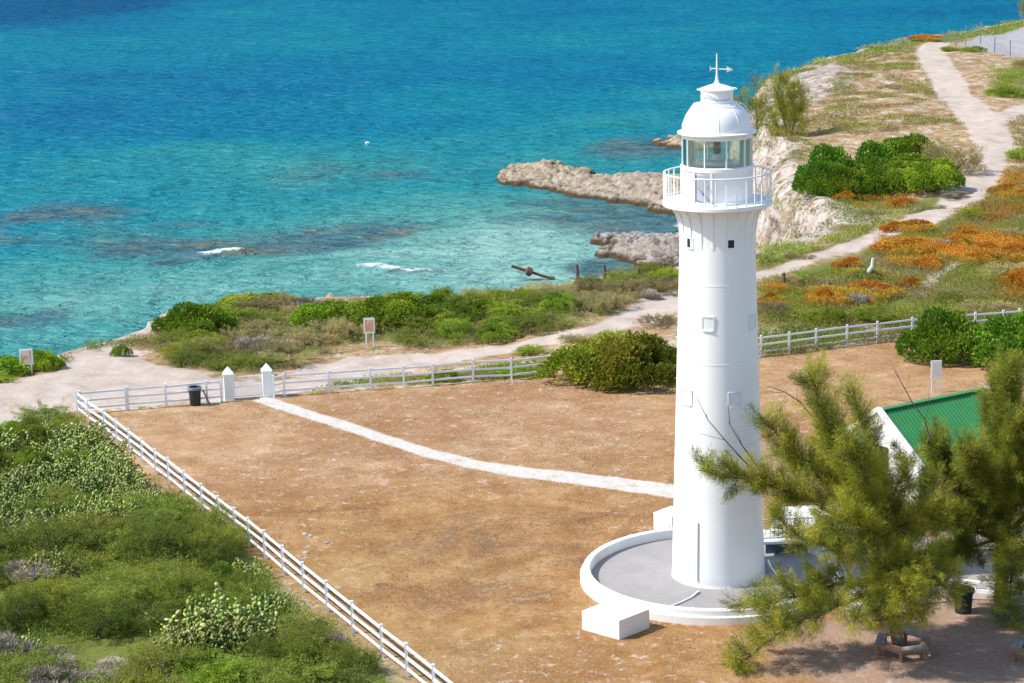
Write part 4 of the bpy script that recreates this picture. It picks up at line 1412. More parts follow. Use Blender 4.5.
def pear_template(seed, npads):
    """prickly pear clump: pads in chains, about 1 unit radius"""
    r = np.random.default_rng(seed)
    V, Fs, T = [], [], []
    nu, nv = 8, 4
    pads = []
    heads = []
    for i in range(npads // 3):
        a = r.uniform(0, 6.28); q = math.sqrt(r.uniform(0, 1)) * 0.9
        heads.append((np.array([q * math.cos(a), q * math.sin(a), 0.0]), np.array([r.normal(0, .35), r.normal(0, .35), 1.0])))
    for h, d in heads:
        for lev in range(r.integers(4, 8)):
            d = d / np.linalg.norm(d)
            s = r.uniform(0.075, 0.115)
            pads.append((h, d, s))
            h = h + d * s * 1.55
            d = d + np.array([r.normal(0, .55), r.normal(0, .55), r.normal(0, .2)])
            if d[2] < 0.1: d[2] = 0.1
    for h, d, s in pads:
        d = d / np.linalg.norm(d)
        side = np.cross(d, r.normal(size=3)); side /= np.linalg.norm(side)
        nrm = np.cross(d, side)
        o = len(V); c = h + d * s * 0.85
        ring_ = [(math.cos(t), math.sin(t)) for t in np.linspace(0, 2 * math.pi, nu, endpoint=False)]
        for a, b in ring_: V.append(c + side * a * s * 0.62 + d * b * s * 0.9)
        V.append(c + nrm * s * 0.14); V.append(c - nrm * s * 0.14)
        for k in range(nu):
            Fs.append((o + k, o + (k + 1) % nu, o + nu)); Fs.append((o + (k + 1) % nu, o + k, o + nu + 1))
        col = np.array(C_PEAR[r.integers(0, 4)]) * (1 + r.normal(0, .15))
        if r.random() < 0.05: col = np.array([0.32, 0.20, 0.12])
        T += [col] * (nu + 2)
    for h, d in heads:                                   # woody bases joining the clump
        o = len(V); n_ = np.array([-h[1], h[0], 0.0]) / (np.linalg.norm(h) + 1e-6) * 0.03
        V += [np.array([0, 0, -0.02]), h - n_, h + n_, h + np.array([0, 0, 0.06])]
        Fs += [(o, o + 1, o + 3), (o, o + 3, o + 2), (o + 1, o + 2, o + 3)]
        T += [np.array([0.13, 0.10, 0.06])] * 4
    V = np.array(V); Fs = np.array(Fs)
    me = quads_mesh("pads", V, np.clip(np.array(T), 0.003, 1), 3, Fs)
    me.materials.append(M['pad'])
    me.polygons.foreach_set('use_smooth', np.ones(len(me.polygons), bool))
    return me


TPL = {
    'olive': [spray_template(200 + i, 260, 60, 0.45, 0.055, 0.016, C_OLIVE, 0.15) for i in range(3)],
    'green': [bush_template("g", 220, 'round', 12, 11000, 0.07, 0.03, C_GREEN, M['leaf'], 0.3), spray_template(221, 240, 50, 0.4, 0.07, 0.024, C_GREEN, 0.5), spray_template(222, 240, 50, 0.4, 0.07, 0.024, C_GREEN[1:], 0.6)],
    'grape': [bush_template("s", 240 + i, 'round', 15, 13000, 0.060, 0.052, C_GRAPE, M['leaf'], 0.45, 0.6) for i in range(3)],
    'ygrape': [bush_template("y", 250 + i, 'round', 20, 13000, 0.062, 0.055, C_YGRAPE, M['leaf'], 0.45, 0.6) for i in range(2)],
    'tan': [spray_template(260 + i, 240, 45, 0.38, 0.06, 0.018, C_TAN, 0.55) for i in range(2)],
    'orange': [bush_template("r", 270 + i, 'flat', 16, 6000, 0.08, 0.035, C_ORANGE, M['rust_leaf'], 0.3) for i in range(2)],
    'grey': [twig_template("d", 280 + i, 4200, C_GREY) for i in range(2)],
}
PEARS = [pear_template(300 + i, 190) for i in range(3)]
KIND = {'olive': ("thorn_bush", "bush"), 'green': ("green_shrub", "shrub"), 'grape': ("sea_grape_bush", "bush"), 'ygrape': ("sea_grape_bush", "bush"),
        'tan': ("dry_scrub_bush", "bush"), 'orange': ("rust_red_shrub", "shrub"), 'grey': ("bare_twig_bush", "bush")}


def plant(kind, x, y, rx, h, label, group=None, ry=None, rz=None, var=None):
    z = ground_z(x, y)
    nm, cat = KIND[kind]
    i = var if var is not None else int(rng.integers(0, len(TPL[kind])))
    t = thing(nm, label, cat, (x, y, z - 0.05), float(rng.uniform(0, 6.28)) if rz is None else rz, group)
    t.scale = (rx, ry if ry else rx, h)
    me, ms = TPL[kind][i]
    link("crown" if kind != 'grey' else "twigs", me, None, t)
    link("stem", ms, None, t)
    return t


def pear(x, y, r, h, label, group, i=None):
    t = link("prickly_pear", PEARS[int(rng.integers(0, 3)) if i is None else i], None)
    tag(t, label, "cactus", group)
    t.location = (x, y, ground_z(x, y) - 0.03); t.scale = (r, r, h); t.rotation_euler = (0, 0, float(rng.uniform(0, 6.28)))
    return t


def pxm(py):                     # metres per pixel for things standing at ground pixel row py
    return np.linalg.norm(G(512, py) - CAM) / F


def bush_px(kind, x0, x1, yb, yt, label, group=None, depth=0.8, **kw):
    """a bush whose picture spans x0..x1 and yt..yb (yb = front foot)"""
    s = pxm(yb); rx = (x1 - x0) / 2 * s
    p = G((x0 + x1) / 2, yb)
    y = p[1] + rx * depth * 0.8
    x = p[0] * y / p[1]
    h = (yb - yt) * s - rx * depth * 1.5 * 0.22
    return plant(kind, x, y, rx * 1.08, max(1.1 if kind == 'orange' else 0.35, h * 1.08), label, group, ry=rx * depth, rz=kw.pop('rz', 0.0), **kw)


# big single bushes
bush_px('ygrape', 546, 640, 390, 336, "yellow-green sea grape bush at the fence end beside the taller one", "sea grape beside the tower", 0.9, var=0)
bush_px('ygrape', 590, 690, 393, 324, "taller green sea grape bush touching the left side of the tower", "sea grape beside the tower", 0.9, var=1)
bush_px('ygrape', 566, 664, 384, 328, "tallest back part of the sea grape hedge between the fence end and tower", "sea grape beside the tower", 0.8, var=1)
bush_px('grape', 900, 985, 367, 303, "dark green sea grape bush where the right fence meets the lawn", "sea grape at the right fence", 0.9, var=2)
bush_px('grape', 955, 1075, 371, 299, "broad sea grape bush cut off by the right photo edge, beyond the lawn sign", "sea grape at the right fence", 0.8, var=0)
bush_px('grape', 155, 238, 337, 294, "round dark green sea grape bush standing highest at the left end of the coastal scrub", "sea grape along the cliff edge", 0.8, var=2)
bush_px('ygrape', 214, 302, 309, 288, "low flat-topped sea grape bush at the cliff edge right behind the round one", "sea grape along the cliff edge", 0.6, var=1)
bush_px('grape', 290, 372, 331, 291, "wide green sea grape bush left behind the salmon notice board", "sea grape along the cliff edge", 0.7, var=1)
bush_px('grape', 345, 428, 334, 289, "wide green sea grape bush right behind the salmon notice board", "sea grape along the cliff edge", 0.7, var=0)
bush_px('grape', 408, 470, 318, 297, "green sea grape bush just right of the wide pair on the cliff edge", "sea grape along the cliff edge", 0.7, var=2)
bush_px('ygrape', 462, 535, 320, 303, "low bright green sea grape bush in the middle of the cliff-edge scrub", "sea grape along the cliff edge", 0.7, var=0)
bush_px('grape', 530, 580, 318, 303, "small bright green bush among the scrub left of the old posts", "sea grape along the cliff edge", 0.7, var=1)
bush_px('grape', -35, 40, 378, 343, "green bush at the left photo edge behind the orange notice board", None, 0.8, var=1)
bush_px('grape', 22, 64, 372, 346, "dark green bush right behind the orange notice board at the cliff edge", None, 0.8, var=2)
bush_px('green', 110, 132, 357.5, 341, "small lone dark bush on the pale sand near the cliff edge", None, 0.9, var=0)
bush_px('green', -20, 22, 386, 370, "bright green shrub at the foot of the orange notice board", None, 0.8, var=1)
for i, (x0, x1, yb, yt, k, lb) in enumerate([
        (798, 858, 190, 139, 'grape', "left end of the headland thicket beside the pale rock slope"),
        (845, 905, 180, 132, 'grape', "middle bush along the top of the headland thicket"),
        (875, 942, 172, 127, 'grape', "highest dark bush at the back of the headland thicket"),
        (925, 980, 180, 137, 'tan', "dry olive bush at the right end of the headland thicket by the track"),
        (850, 915, 196, 152, 'grape', "front middle bush of the headland thicket"),
        (900, 960, 197, 155, 'grape', "front right bush of the headland thicket"),
        (840, 940, 186, 138, 'grape', "broad bush in the very middle of the headland thicket"),
        (795, 850, 196, 158, 'grape', "lowest bush at the left front corner of the headland thicket"),
        (815, 870, 197, 160, 'grape', "front left bush of the headland thicket")]):
    bush_px(k, x0, x1, yb, yt, lb, "bushes of the headland thicket", 0.8)
# rust coloured shrubs on the slope beyond the fence
for i, (x0, x1, yb, yt) in enumerate([(884, 942, 236, 218), (872, 945, 256, 236), (938, 972, 251, 231), (974, 1000, 258, 239), (995, 1030, 260, 238), (903, 950, 272, 250), (832, 866, 269, 255),
                                     (832, 900, 300, 279), (812, 836, 312, 288), (886, 917, 205, 189), (834, 857, 200, 188), (988, 1022, 195, 178), (1000, 1040, 290, 262), (895, 925, 288, 272),
                                     (757, 780, 312, 290), (940, 990, 240, 222), (1010, 1045, 205, 190), (845, 880, 312, 296), (900, 945, 42, 36), (880, 905, 235, 224), (960, 1000, 268, 250)]):
    bush_px('orange', x0, x1, yb, yt, "low rust-orange shrub on the scrubby slope beyond the right fence" if i != 18 else "rust-red mat at the cliff edge beside the far end of the track",
            "rust-orange shrubs on the slope" if i != 18 else None, 0.9)
for i, (x0, x1, yb, yt, k) in enumerate([(918, 955, 252, 236, 'grey'), (838, 872, 312, 290, 'grey'), (862, 882, 300, 284, 'grey'), (985, 1040, 285, 262, 'tan'), (940, 985, 300, 280, 'tan'), (940, 975, 300, 284, 'green'),
                                         (960, 1020, 322, 298, 'tan'), (770, 800, 290, 272, 'tan'), (790, 835, 285, 270, 'green'), (757, 790, 330, 308, 'tan'), (800, 850, 332, 310, 'green'), (850, 905, 330, 308, 'green'),
                                         (1000, 1040, 240, 222, 'tan'), (960, 1000, 222, 208, 'green'), (860, 895, 215, 203, 'tan'), (835, 870, 235, 223, 'tan'), (850, 880, 280, 266, 'green'), (975, 1020, 215, 200, 'tan'),
                                         (757, 785, 262, 250, 'green'), (785, 815, 260, 250, 'tan'), (1005, 1040, 165, 150, 'green'), (1000, 1030, 100, 86, 'green'), (985, 1010, 98, 86, 'green'), (1015, 1045, 70, 56, 'tan'),
                                         (960, 985, 54, 45, 'green'), (940, 962, 52, 44, 'green'), (820, 850, 186, 176, 'tan'), (940, 975, 200, 186, 'grey'), (905, 945, 208, 196, 'tan')]):
    d_ = {'grey': "mauve-grey bare twig bush on the slope beyond the right fence", 'tan': "dull olive dry bush on the headland slope beyond the right fence", 'green': "fresh green shrub on the headland slope beyond the right fence"}[k]
    bush_px(k, x0, x1, yb, yt, d_, {'grey': "bare twig bushes on the slope", 'tan': "dry bushes on the slope", 'green': "green shrubs on the slope"}[k], 0.9)


def scatter(poly, n, mind, r=rng, tries=40):
    lo, hi = poly.min(0), poly.max(0)
    out = []
    for _ in range(n * tries):
        p = lo + (hi - lo) * r.random(2)
        if sd_poly(p[:1], p[1:], poly)[0] < mind * 0.25: continue
        if all((p[0] - q[0]) ** 2 + (p[1] - q[1]) ** 2 > mind * mind for q in out):
            out.append(p)
            if len(out) >= n: break
    return out


# coastal scrub between the cliff edge and the sandy track
MIDP = GP([(150, 345), (172, 322), (240, 306), (330, 306), (440, 306), (560, 294), (640, 278), (676, 284), (676, 298), (640, 316), (560, 334), (500, 344), (440, 346), (400, 343), (350, 344), (318, 354), (270, 366), (230, 372), (182, 362)])
for i, p in enumerate(scatter(MIDP, 85, 1.7)):
    q = fbm(p[0] / 6, p[1] / 6, 2, 77) + rng.normal(0, 0.13)
    k = 'grey' if q < 0.24 else ('tan' if q < 0.5 else ('olive' if q < 0.68 else 'green'))
    rr = rng.uniform(0.9, 1.7)
    plant(k, p[0], p[1], rr, rng.uniform(0.7, 1.3), {'grey': "mauve-grey bare twig bush in the coastal scrub behind the back fence", 'tan': "dry khaki bush in the coastal scrub behind the back fence",
          'olive': "low olive thorn bush in the coastal scrub behind the back fence", 'green': "small green shrub in the coastal scrub behind the back fence"}[k], "coastal scrub: " + KIND[k][0].replace('_', ' '))
# strip just outside the back fence
for i, (x0, x1, yb, yt) in enumerate([(390, 430, 384, 370), (425, 462, 383, 366), (455, 500, 380, 366), (495, 540, 378, 364), (330, 350, 388, 378), (600, 640, 350, 335), (640, 676, 335, 318), (520, 560, 360, 348), (560, 600, 352, 340)]):
    bush_px('green' if i % 2 else 'tan', x0, x1, yb, yt, "low shrub growing along the outside of the back fence", "shrubs along the back fence", 0.6)
# foreground scrub
LEFT = GP([(-120, 470), (0, 436), (40, 420), (72, 416), (98, 438), (104, 462), (150, 490), (205, 512), (250, 548), (268, 596), (322, 622), (376, 662), (392, 690), (380, 760), (-160, 800), (-260, 560)])
PEAR_AT = [(205, 640, 1.5, 1.4), (235, 628, 1.4, 1.3), (222, 655, 1.2, 1.2), (250, 648, 1.1, 1.1), (180, 660, 1.0, 1.1), (50, 585, 1.0, 1.2), (30, 655, .8, 1.0), (70, 445, 1.3, 1.0), (100, 455, 1.2, 1.0), (85, 440, 1.2, 1.0), (55, 460, 1.2, 1.0),
                                   (110, 470, 1.2, 1.1), (75, 475, 1.2, 1.1), (30, 480, 1.3, 1.1), (50, 500, 1.3, 1.1), (90, 495, 1.2, 1.1), (125, 490, 1.1, 1.0), (20, 515, 1.3, 1.2), (60, 530, 1.3, 1.2), (5, 540, 1.2, 1.2), (140, 505, 1.0, 1.0), (40, 440, 1.0, .8), (270, 610, .8, .9), (245, 580, .8, 1.0)]
_r = np.random.default_rng(31)
for _ in range(26):
    a_, b_ = _r.uniform(0, 150), _r.uniform(436, 530)
    if b_ > 432 + max(0, a_ - 75) * 0.62 + 8: PEAR_AT.append((a_, b_, _r.uniform(0.7, 1.1), _r.uniform(0.9, 1.25)))
PXY = [(*G(a, b)[:2], c) for a, b, c, d in PEAR_AT]
sx_ = scatter(LEFT, 140, 1.55)
for i, p in enumerate(sx_):
    v = np.array([p[0], p[1], 0]) - CAM
    yy = 341.5 - F * (v @ up) / (v @ fw); xx = 512 + F * (v @ rt) / (v @ fw)
    q = fbm(p[0] / 5, p[1] / 5, 2, 97)
    if 110 < xx < 290 and 480 < yy < 620: k = 'olive' if rng.random() < 0.72 else ('green' if rng.random() < 0.5 else 'grey')
    elif xx > 250 and yy > 630: k = 'grey' if q < 0.42 else 'olive'
    elif yy < 500 and q < 0.45: k = 'green'
    elif q < 0.36: k = 'grey'
    elif q < 0.62: k = 'olive'
    else: k = 'green'
    if any(math.hypot(p[0] - a, p[1] - b) < c * 0.85 for a, b, c in PXY): continue
    room = max(0.5, sd_poly(p[:1], p[1:], LEFT)[0])
    big = k == 'olive'
    plant(k, p[0], p[1], min(room, rng.uniform(1.1, 2.1) if big else rng.uniform(0.8, 1.5)), (rng.uniform(0.9, 1.9) if big else rng.uniform(0.5, 1.3)) * min(1, 0.5 + room * 0.4),
          {'grey': "mauve-grey bare twig bush in the thick scrub left of the long fence", 'olive': "olive-green layered thorn bush in the thick scrub left of the long fence",
           'green': "fresh green shrub in the thick scrub left of the long fence"}[k], "foreground scrub: " + KIND[k][0].replace('_', ' '))
for i, (px, py, r, h) in enumerate(PEAR_AT):
    p = G(px, py)
    front = i < 5
    pear(p[0], p[1], r, h, "pale green prickly pear clump in the open patch at the bottom of the scrub" if front else "prickly pear clump poking through the scrub left of the long fence",
         "prickly pears near the bottom edge" if front else "prickly pears in the scrub")


# uncountable low growth
def ground_cover(name, poly_px, n, cols, leaf, wid, hmax, seed, mat=None, per=9, thresh=0.42, spread=0.22, label=None, edge=3.0):
    r = np.random.default_rng(seed)
    P = GP(poly_px)
    lo, hi = P.min(0), P.max(0)
    c = lo + (hi - lo) * r.random((n * 4, 2))
    ok = (sd_poly(c[:, 0], c[:, 1], P) > (fbm(c[:, 0] / 2, c[:, 1] / 2, 3, seed) - 0.4) * edge) & (fbm(c[:, 0] / 3.5, c[:, 1] / 3.5, 4, seed + 1) > thresh)
    trk = np.maximum(sd_line(c[:, 0], c[:, 1], TRKP, TRKW), sd_line(c[:, 0], c[:, 1], BRP, BRW))
    ok &= trk < -0.2
    ok &= sd_line(c[:, 0], c[:, 1], FPP, FPW) < -0.1
    ok &= np.hypot(c[:, 0] - PADC[0], c[:, 1] - PADC[1]) > PAD_R + 0.2
    c = c[ok][:n]
    z = height(c[:, 0], c[:, 1])
    cc = np.repeat(np.c_[c, z], per, 0)
    m = len(cc)
    d = r.normal(0, 1, (m, 3)); d[:, 2] = np.abs(d[:, 2]) * 0.8 + 0.5
    cc = cc + r.normal(0, spread, (m, 3)) * [1, 1, 0] + np.c_[np.zeros((m, 2)), r.uniform(0, hmax, m)]
    V = leaf_quads(cc, d, leaf * r.uniform(0.6, 1.4, m), wid * r.uniform(0.7, 1.3, m), r)
    T = palette(m, cols, r, 0.18, np.repeat(fbm(c[:, 0] / 4, c[:, 1] / 4, 3, seed + 2), per))
    me = quads_mesh(name, V, np.repeat(np.clip(T, .003, 1), 4, 0))
    o = link(name, me, mat or M['leaf'])
    o['kind'] = 'stuff'
    if label: o['label'] = label
    return o


C_MIX = C_GREEN[:3] + C_OLIVE[1:] + C_TAN[:2]
C_DRY = [(0.338, 0.187, 0.075), (0.483, 0.285, 0.125), (0.596, 0.400, 0.200), (0.708, 0.539, 0.333), (0.483, 0.392, 0.151), (0.274, 0.163, 0.100)]
ground_cover("dry_grass", [(78, 412), (128, 412), (230, 405), (330, 395), (404, 390), (511, 383), (690, 371), (761, 359), (877, 345), (960, 337), (1060, 330), (1060, 480), (900, 560), (760, 690), (450, 700), (330, 610), (215, 518), (120, 455)],
             15000, C_DRY, 0.10, 0.016, 0.01, 395, per=6, thresh=0.38, spread=0.16, label="short parched grass tufts over the fenced yard", edge=0.3)
ground_cover("undergrowth", [(-160, 480), (0, 432), (45, 415), (74, 413), (103, 438), (110, 464), (155, 488), (212, 512), (258, 548), (276, 598), (330, 622), (388, 664), (404, 690), (390, 780), (-200, 820)],
             7000, C_MIX, 0.13, 0.03, 0.4, 401, per=12, thresh=0.42, label="tangled low green growth under the foreground bushes")
ground_cover("coastal_grass", [(142, 347), (166, 322), (220, 306), (330, 302), (440, 304), (560, 292), (640, 275), (678, 280), (678, 300), (640, 318), (560, 336), (500, 346), (440, 348), (350, 346), (305, 362), (235, 375), (182, 364)],
             7000, C_TAN + C_GREEN[1:3], 0.15, 0.03, 0.3, 411, per=9, thresh=0.40, label="dry grass and low herbs between the coastal bushes")
ground_cover("slope_grass", [(757, 292), (800, 270), (850, 258), (900, 240), (960, 216), (1000, 192), (1100, 180), (1100, 330), (1003, 336), (877, 348), (757, 363)], 13000, C_GREEN[1:] + C_OLIVE[1:] + C_TAN, 0.17, 0.036, 0.4, 421, per=9, thresh=0.36,
             label="grass and herbs covering the slope beyond the right fence")
for k_, (pl, nn_) in enumerate([([(868, 256), (885, 232), (905, 219), (945, 220), (975, 230), (1030, 238), (1030, 264), (1000, 262), (955, 272), (905, 272), (880, 262)], 3600),
                               ([(828, 300), (840, 280), (900, 276), (930, 288), (905, 300), (862, 304), (820, 312)], 1500), ([(832, 202), (850, 188), (890, 190), (920, 190), (912, 206), (870, 208)], 500),
                               ([(985, 195), (1000, 176), (1040, 176), (1040, 205), (1000, 208)], 500), ([(757, 318), (762, 290), (790, 296), (780, 314)], 500), ([(800, 300), (840, 296), (850, 316), (800, 318)], 500), ([(985, 270), (1040, 262), (1060, 300), (1000, 300)], 800), ([(930, 215), (1000, 200), (1060, 205), (1060, 232), (980, 226)], 700)]):
    ground_cover("rusty_growth", pl, nn_, C_ORANGE + C_OLIVE[1:2] + C_ORANGE[1:4], 0.16, 0.04, 0.5, 700 + k_ * 7, per=12, thresh=0.42, label="rust-orange low growth spreading over the slope beyond the right fence")
ground_cover("slope_grass", [(757, 250), (800, 246), (840, 236), (900, 212), (950, 200), (930, 216), (880, 232), (800, 258), (757, 270)], 1300, C_GREEN + C_TAN[1:], 0.26, 0.05, 0.3, 431, per=9, thresh=0.40,
             label="grass strip between the pale rock slope and the track")
ground_cover("headland_herbs", [(990, 70), (1024, 62), (1090, 62), (1090, 98), (1024, 108), (985, 98)], 1800, C_GREEN, 0.24, 0.05, 0.3, 441, per=12, thresh=0.48, label="bright low herbs right of the track on the headland")
ground_cover("headland_herbs", [(780, 74), (835, 52), (870, 46), (930, 36), (985, 28), (1060, 14), (1060, 22), (985, 36), (930, 43), (870, 56), (845, 66), (805, 74)], 1900, C_GREEN + C_TAN, 0.4, 0.08, 0.4, 451, per=8, thresh=0.40,
             label="green strip of growth along the far cliff edge")
ground_cover("headland_herbs", [(840, 60), (925, 45), (925, 75), (960, 110), (975, 130), (930, 128), (860, 140), (810, 130), (820, 100)], 3600, C_GREEN + C_TAN + C_ORANGE[:1], 0.24, 0.05, 0.25, 461, per=12, thresh=0.51,
             label="scattered green tufts on the brown headland left of the track")
ground_cover("headland_herbs", [(1000, 120), (1090, 112), (1090, 190), (1005, 190), (985, 205), (1003, 160)], 1500, C_GREEN + C_TAN + C_ORANGE[:2], 0.34, 0.06, 0.3, 471, per=8, thresh=0.42, label="mixed green and rusty growth right of the track bend")
ground_cover("fence_weeds", [(280, 400), (330, 391), (404, 386), (473, 381), (551, 376), (551, 366), (473, 368), (404, 374), (340, 384)], 900, C_GREEN, 0.18, 0.04, 0.25, 481, per=9, thresh=0.48, label="green weeds along the outside of the back fence")
ground_cover("fence_weeds", [(757, 358), (877, 344), (1003, 332), (1100, 326), (1100, 312), (1003, 317), (877, 328), (757, 341)], 2600, C_GREEN + C_OLIVE[2:] + C_TAN[:2], 0.17, 0.036, 0.45, 485, per=10, thresh=0.34, edge=0.4, label="green weeds along the outside of the right fence")
ground_cover("shore_weeds", [(40, 362), (62, 350), (100, 344), (125, 338), (150, 340), (150, 352), (120, 346), (95, 352), (75, 360), (58, 372), (20, 384)], 350, C_TAN + C_GREEN[1:3], 0.2, 0.04, 0.25, 491, per=9, thresh=0.45, label="dry weeds at the cliff edge beside the sand")


def cliff_growth(n, per, seed):
    r = np.random.default_rng(seed)
    c = np.c_[r.uniform(12, 60, n), r.uniform(135, 300, n)]
    sd_ = land_sd(c[:, 0], c[:, 1])
    ok = (sd_ > -10) & (sd_ < 2.5) & (fbm(c[:, 0] / 3.0, c[:, 1] / 5.0, 4, seed + 1) > 0.53)
    c = c[ok]; z = height(c[:, 0], c[:, 1])
    cc = np.repeat(np.c_[c, z], per, 0); m = len(cc)
    d = r.normal(0, 1, (m, 3)); d[:, 2] = np.abs(d[:, 2]) + 0.3
    cc = cc + r.normal(0, 0.25, (m, 3)) * [1, 1, 0.3]
    V = leaf_quads(cc, d, 0.26 * r.uniform(.6, 1.4, m), 0.06 * r.uniform(.7, 1.3, m), r)
    T = palette(m, C_TAN[:3] + C_GREEN[1:3] + C_OLIVE[2:], r, 0.18, np.repeat(fbm(c[:, 0] / 4, c[:, 1] / 4, 3, seed + 2), per))
    o = link("cliff_growth", quads_mesh("cliff_growth", V, np.repeat(np.clip(T, .003, 1), 4, 0)), M['leaf'])
    o['kind'] = 'stuff'; o['label'] = "sparse ochre and green growth on the pale cliff face"


cliff_growth(60000, 9, 801)

# ------------------------------------------------------------------ casuarinas
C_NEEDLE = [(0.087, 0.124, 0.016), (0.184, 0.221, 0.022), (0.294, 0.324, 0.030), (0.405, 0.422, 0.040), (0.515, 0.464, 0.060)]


def casuarina(name, label, base, limbs, seed, nspray, spray_len, needle, nneed, wk=0.055, cols=C_NEEDLE, droop=0.3, twig_r=0.014, lift=1.0, fmin=0.2, bare=()):
    """limbs: (list of world points from the fork outwards, start radius)"""
    r = np.random.default_rng(seed)
    base = np.array(base, float)
    t = thing(name, label, "tree", base)
    mb = MB()
    nodes = []
    allb = []
    for pts, rad in limbs:
        P = [np.array(p, float) - base for p in pts]
        # smooth resample with wobble
        d = np.r_[0, np.cumsum([np.linalg.norm(b - a) for a, b in zip(P[:-1], P[1:])])]
        n = max(6, int(d[-1] / 0.35))
        tt = np.linspace(0, d[-1], n)
        Q = np.stack([np.interp(tt, d, np.array(P)[:, k]) for k in range(3)], 1)
        for _ in range(3):
            Q[1:-1] = (Q[:-2] + Q[1:-1] * 2 + Q[2:]) / 4
        Q[1:] += r.normal(0, 0.035, (n - 1, 3))
        rr = rad * (1 - 0.88 * np.linspace(0, 1, n) ** 0.8) + 0.006
        mb.tube(Q, rr, 7)
        for i in range(int(n * 0.18), n):
            nodes.append((Q[i], Q[min(i + 1, n - 1)] - Q[max(i - 1, 0)], i / n, d[-1]))
    for pts in bare:                                          # dead twigs
        Q = [np.array(p, float) - base for p in pts]
        mb.tube(Q, np.linspace(0.03, 0.008, len(Q)), 5, False)
        for i in range(1, len(Q) - 1):
            e = Q[i] + (Q[i + 1] - Q[i]) * 0.7 + r.normal(0, 0.28, 3)
            mb.tube([Q[i], (Q[i] + e) / 2 + r.normal(0, .04, 3), e], [0.014, 0.01, 0.005], 4, False)
    # secondary branches, each carrying one long feathery plume
    Ps, Ds, Ls, Ts = [], [], [], []
    nodes = [q for q in nodes if fmin < q[2] < 0.94]
    w_ = np.array([0.4 + 1.2 * (1 - abs(q[2] - 0.6)) for q in nodes]); w_ /= w_.sum()
    up_ = np.array([0, 0, 1.0])
    for _ in range(nspray):
        p, d, f, L = nodes[r.choice(len(nodes), p=w_)]
        d = d / (np.linalg.norm(d) + 1e-9)
        q = np.cross(d, r.normal(size=3)); q /= np.linalg.norm(q)
        dd = d * r.uniform(0.2, 1.0) + q * r.uniform(0.3, 1.2) + up_ * r.uniform(0.0, 0.7) * lift
        dd /= np.linalg.norm(dd)
        ln = spray_len * r.uniform(0.6, 1.25) * (1.25 - 0.5 * f)
        m_ = 7
        u = np.linspace(0, 1, m_)[:, None]
        C = p + dd * ln * u + up_ * (0.22 * lift * ln * u ** 2) + np.vstack([np.zeros(3), np.cumsum(r.normal(0, 0.03, (m_ - 1, 3)), 0)])
        mb.tube(C, np.linspace(twig_r, twig_r * 0.35, m_), 4, False)
        tone = r.random()
        w = spray_len * r.uniform(0.09, 0.25)                   # plume width
        n = int(nneed * ln * r.uniform(0.7, 1.3))
        k = r.uniform(0.18, 1.06, n)
        i0 = np.clip((k * (m_ - 1)).astype(int), 0, m_ - 2)
        fr = (k * (m_ - 1) - i0)[:, None]
        c = C[i0] * (1 - fr) + C[i0 + 1] * fr
        ax = C[i0 + 1] - C[i0]; ax = unit(ax)
        env = np.sin(np.clip(k, 0, 1) * 2.6 + 0.35)[:, None]
        rad = unit(np.cross(ax, r.normal(size=(n, 3))))
        off = rad * (w * env * np.sqrt(r.random((n, 1))))
        off += np.repeat(r.normal(0, w * 0.6, (max(1, n // 16) + 1, 3)), 16, 0)[:n]      # tassels
        nd = ax * 0.9 + rad * r.uniform(0.0, 0.7, (n, 1)) + np.array([0, 0, -droop]) + r.normal(0, 0.22, (n, 3))
        Ps.append(c + off - up_ * droop * 0.12 * r.random((n, 1))); Ds.append(nd); Ls.append(needle * r.uniform(0.6, 1.35, n))
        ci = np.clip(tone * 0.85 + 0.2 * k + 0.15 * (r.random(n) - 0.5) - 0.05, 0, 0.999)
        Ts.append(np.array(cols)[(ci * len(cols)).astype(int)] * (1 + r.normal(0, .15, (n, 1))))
    mb.build("trunk", M['bark'], t, True)
    Ps, Ds, Ls, Ts = np.vstack(Ps), np.vstack(Ds), np.hstack(Ls), np.vstack(Ts)
    V = leaf_quads(Ps, Ds, Ls, np.full(len(Ps), needle * wk), r)
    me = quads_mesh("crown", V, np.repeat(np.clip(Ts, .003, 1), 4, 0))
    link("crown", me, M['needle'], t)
    return t


yb = BC[1]
fork = AT(888, 598, yb)
B0 = np.array([BC[0], BC[1], 0.0])


def limb(pxs, rad, start=None):
    return ([B0 + np.array([0, 0, 0.4]) if start is None else start] + [AT(a, b, yb + dy) for a, b, dy in pxs], rad)


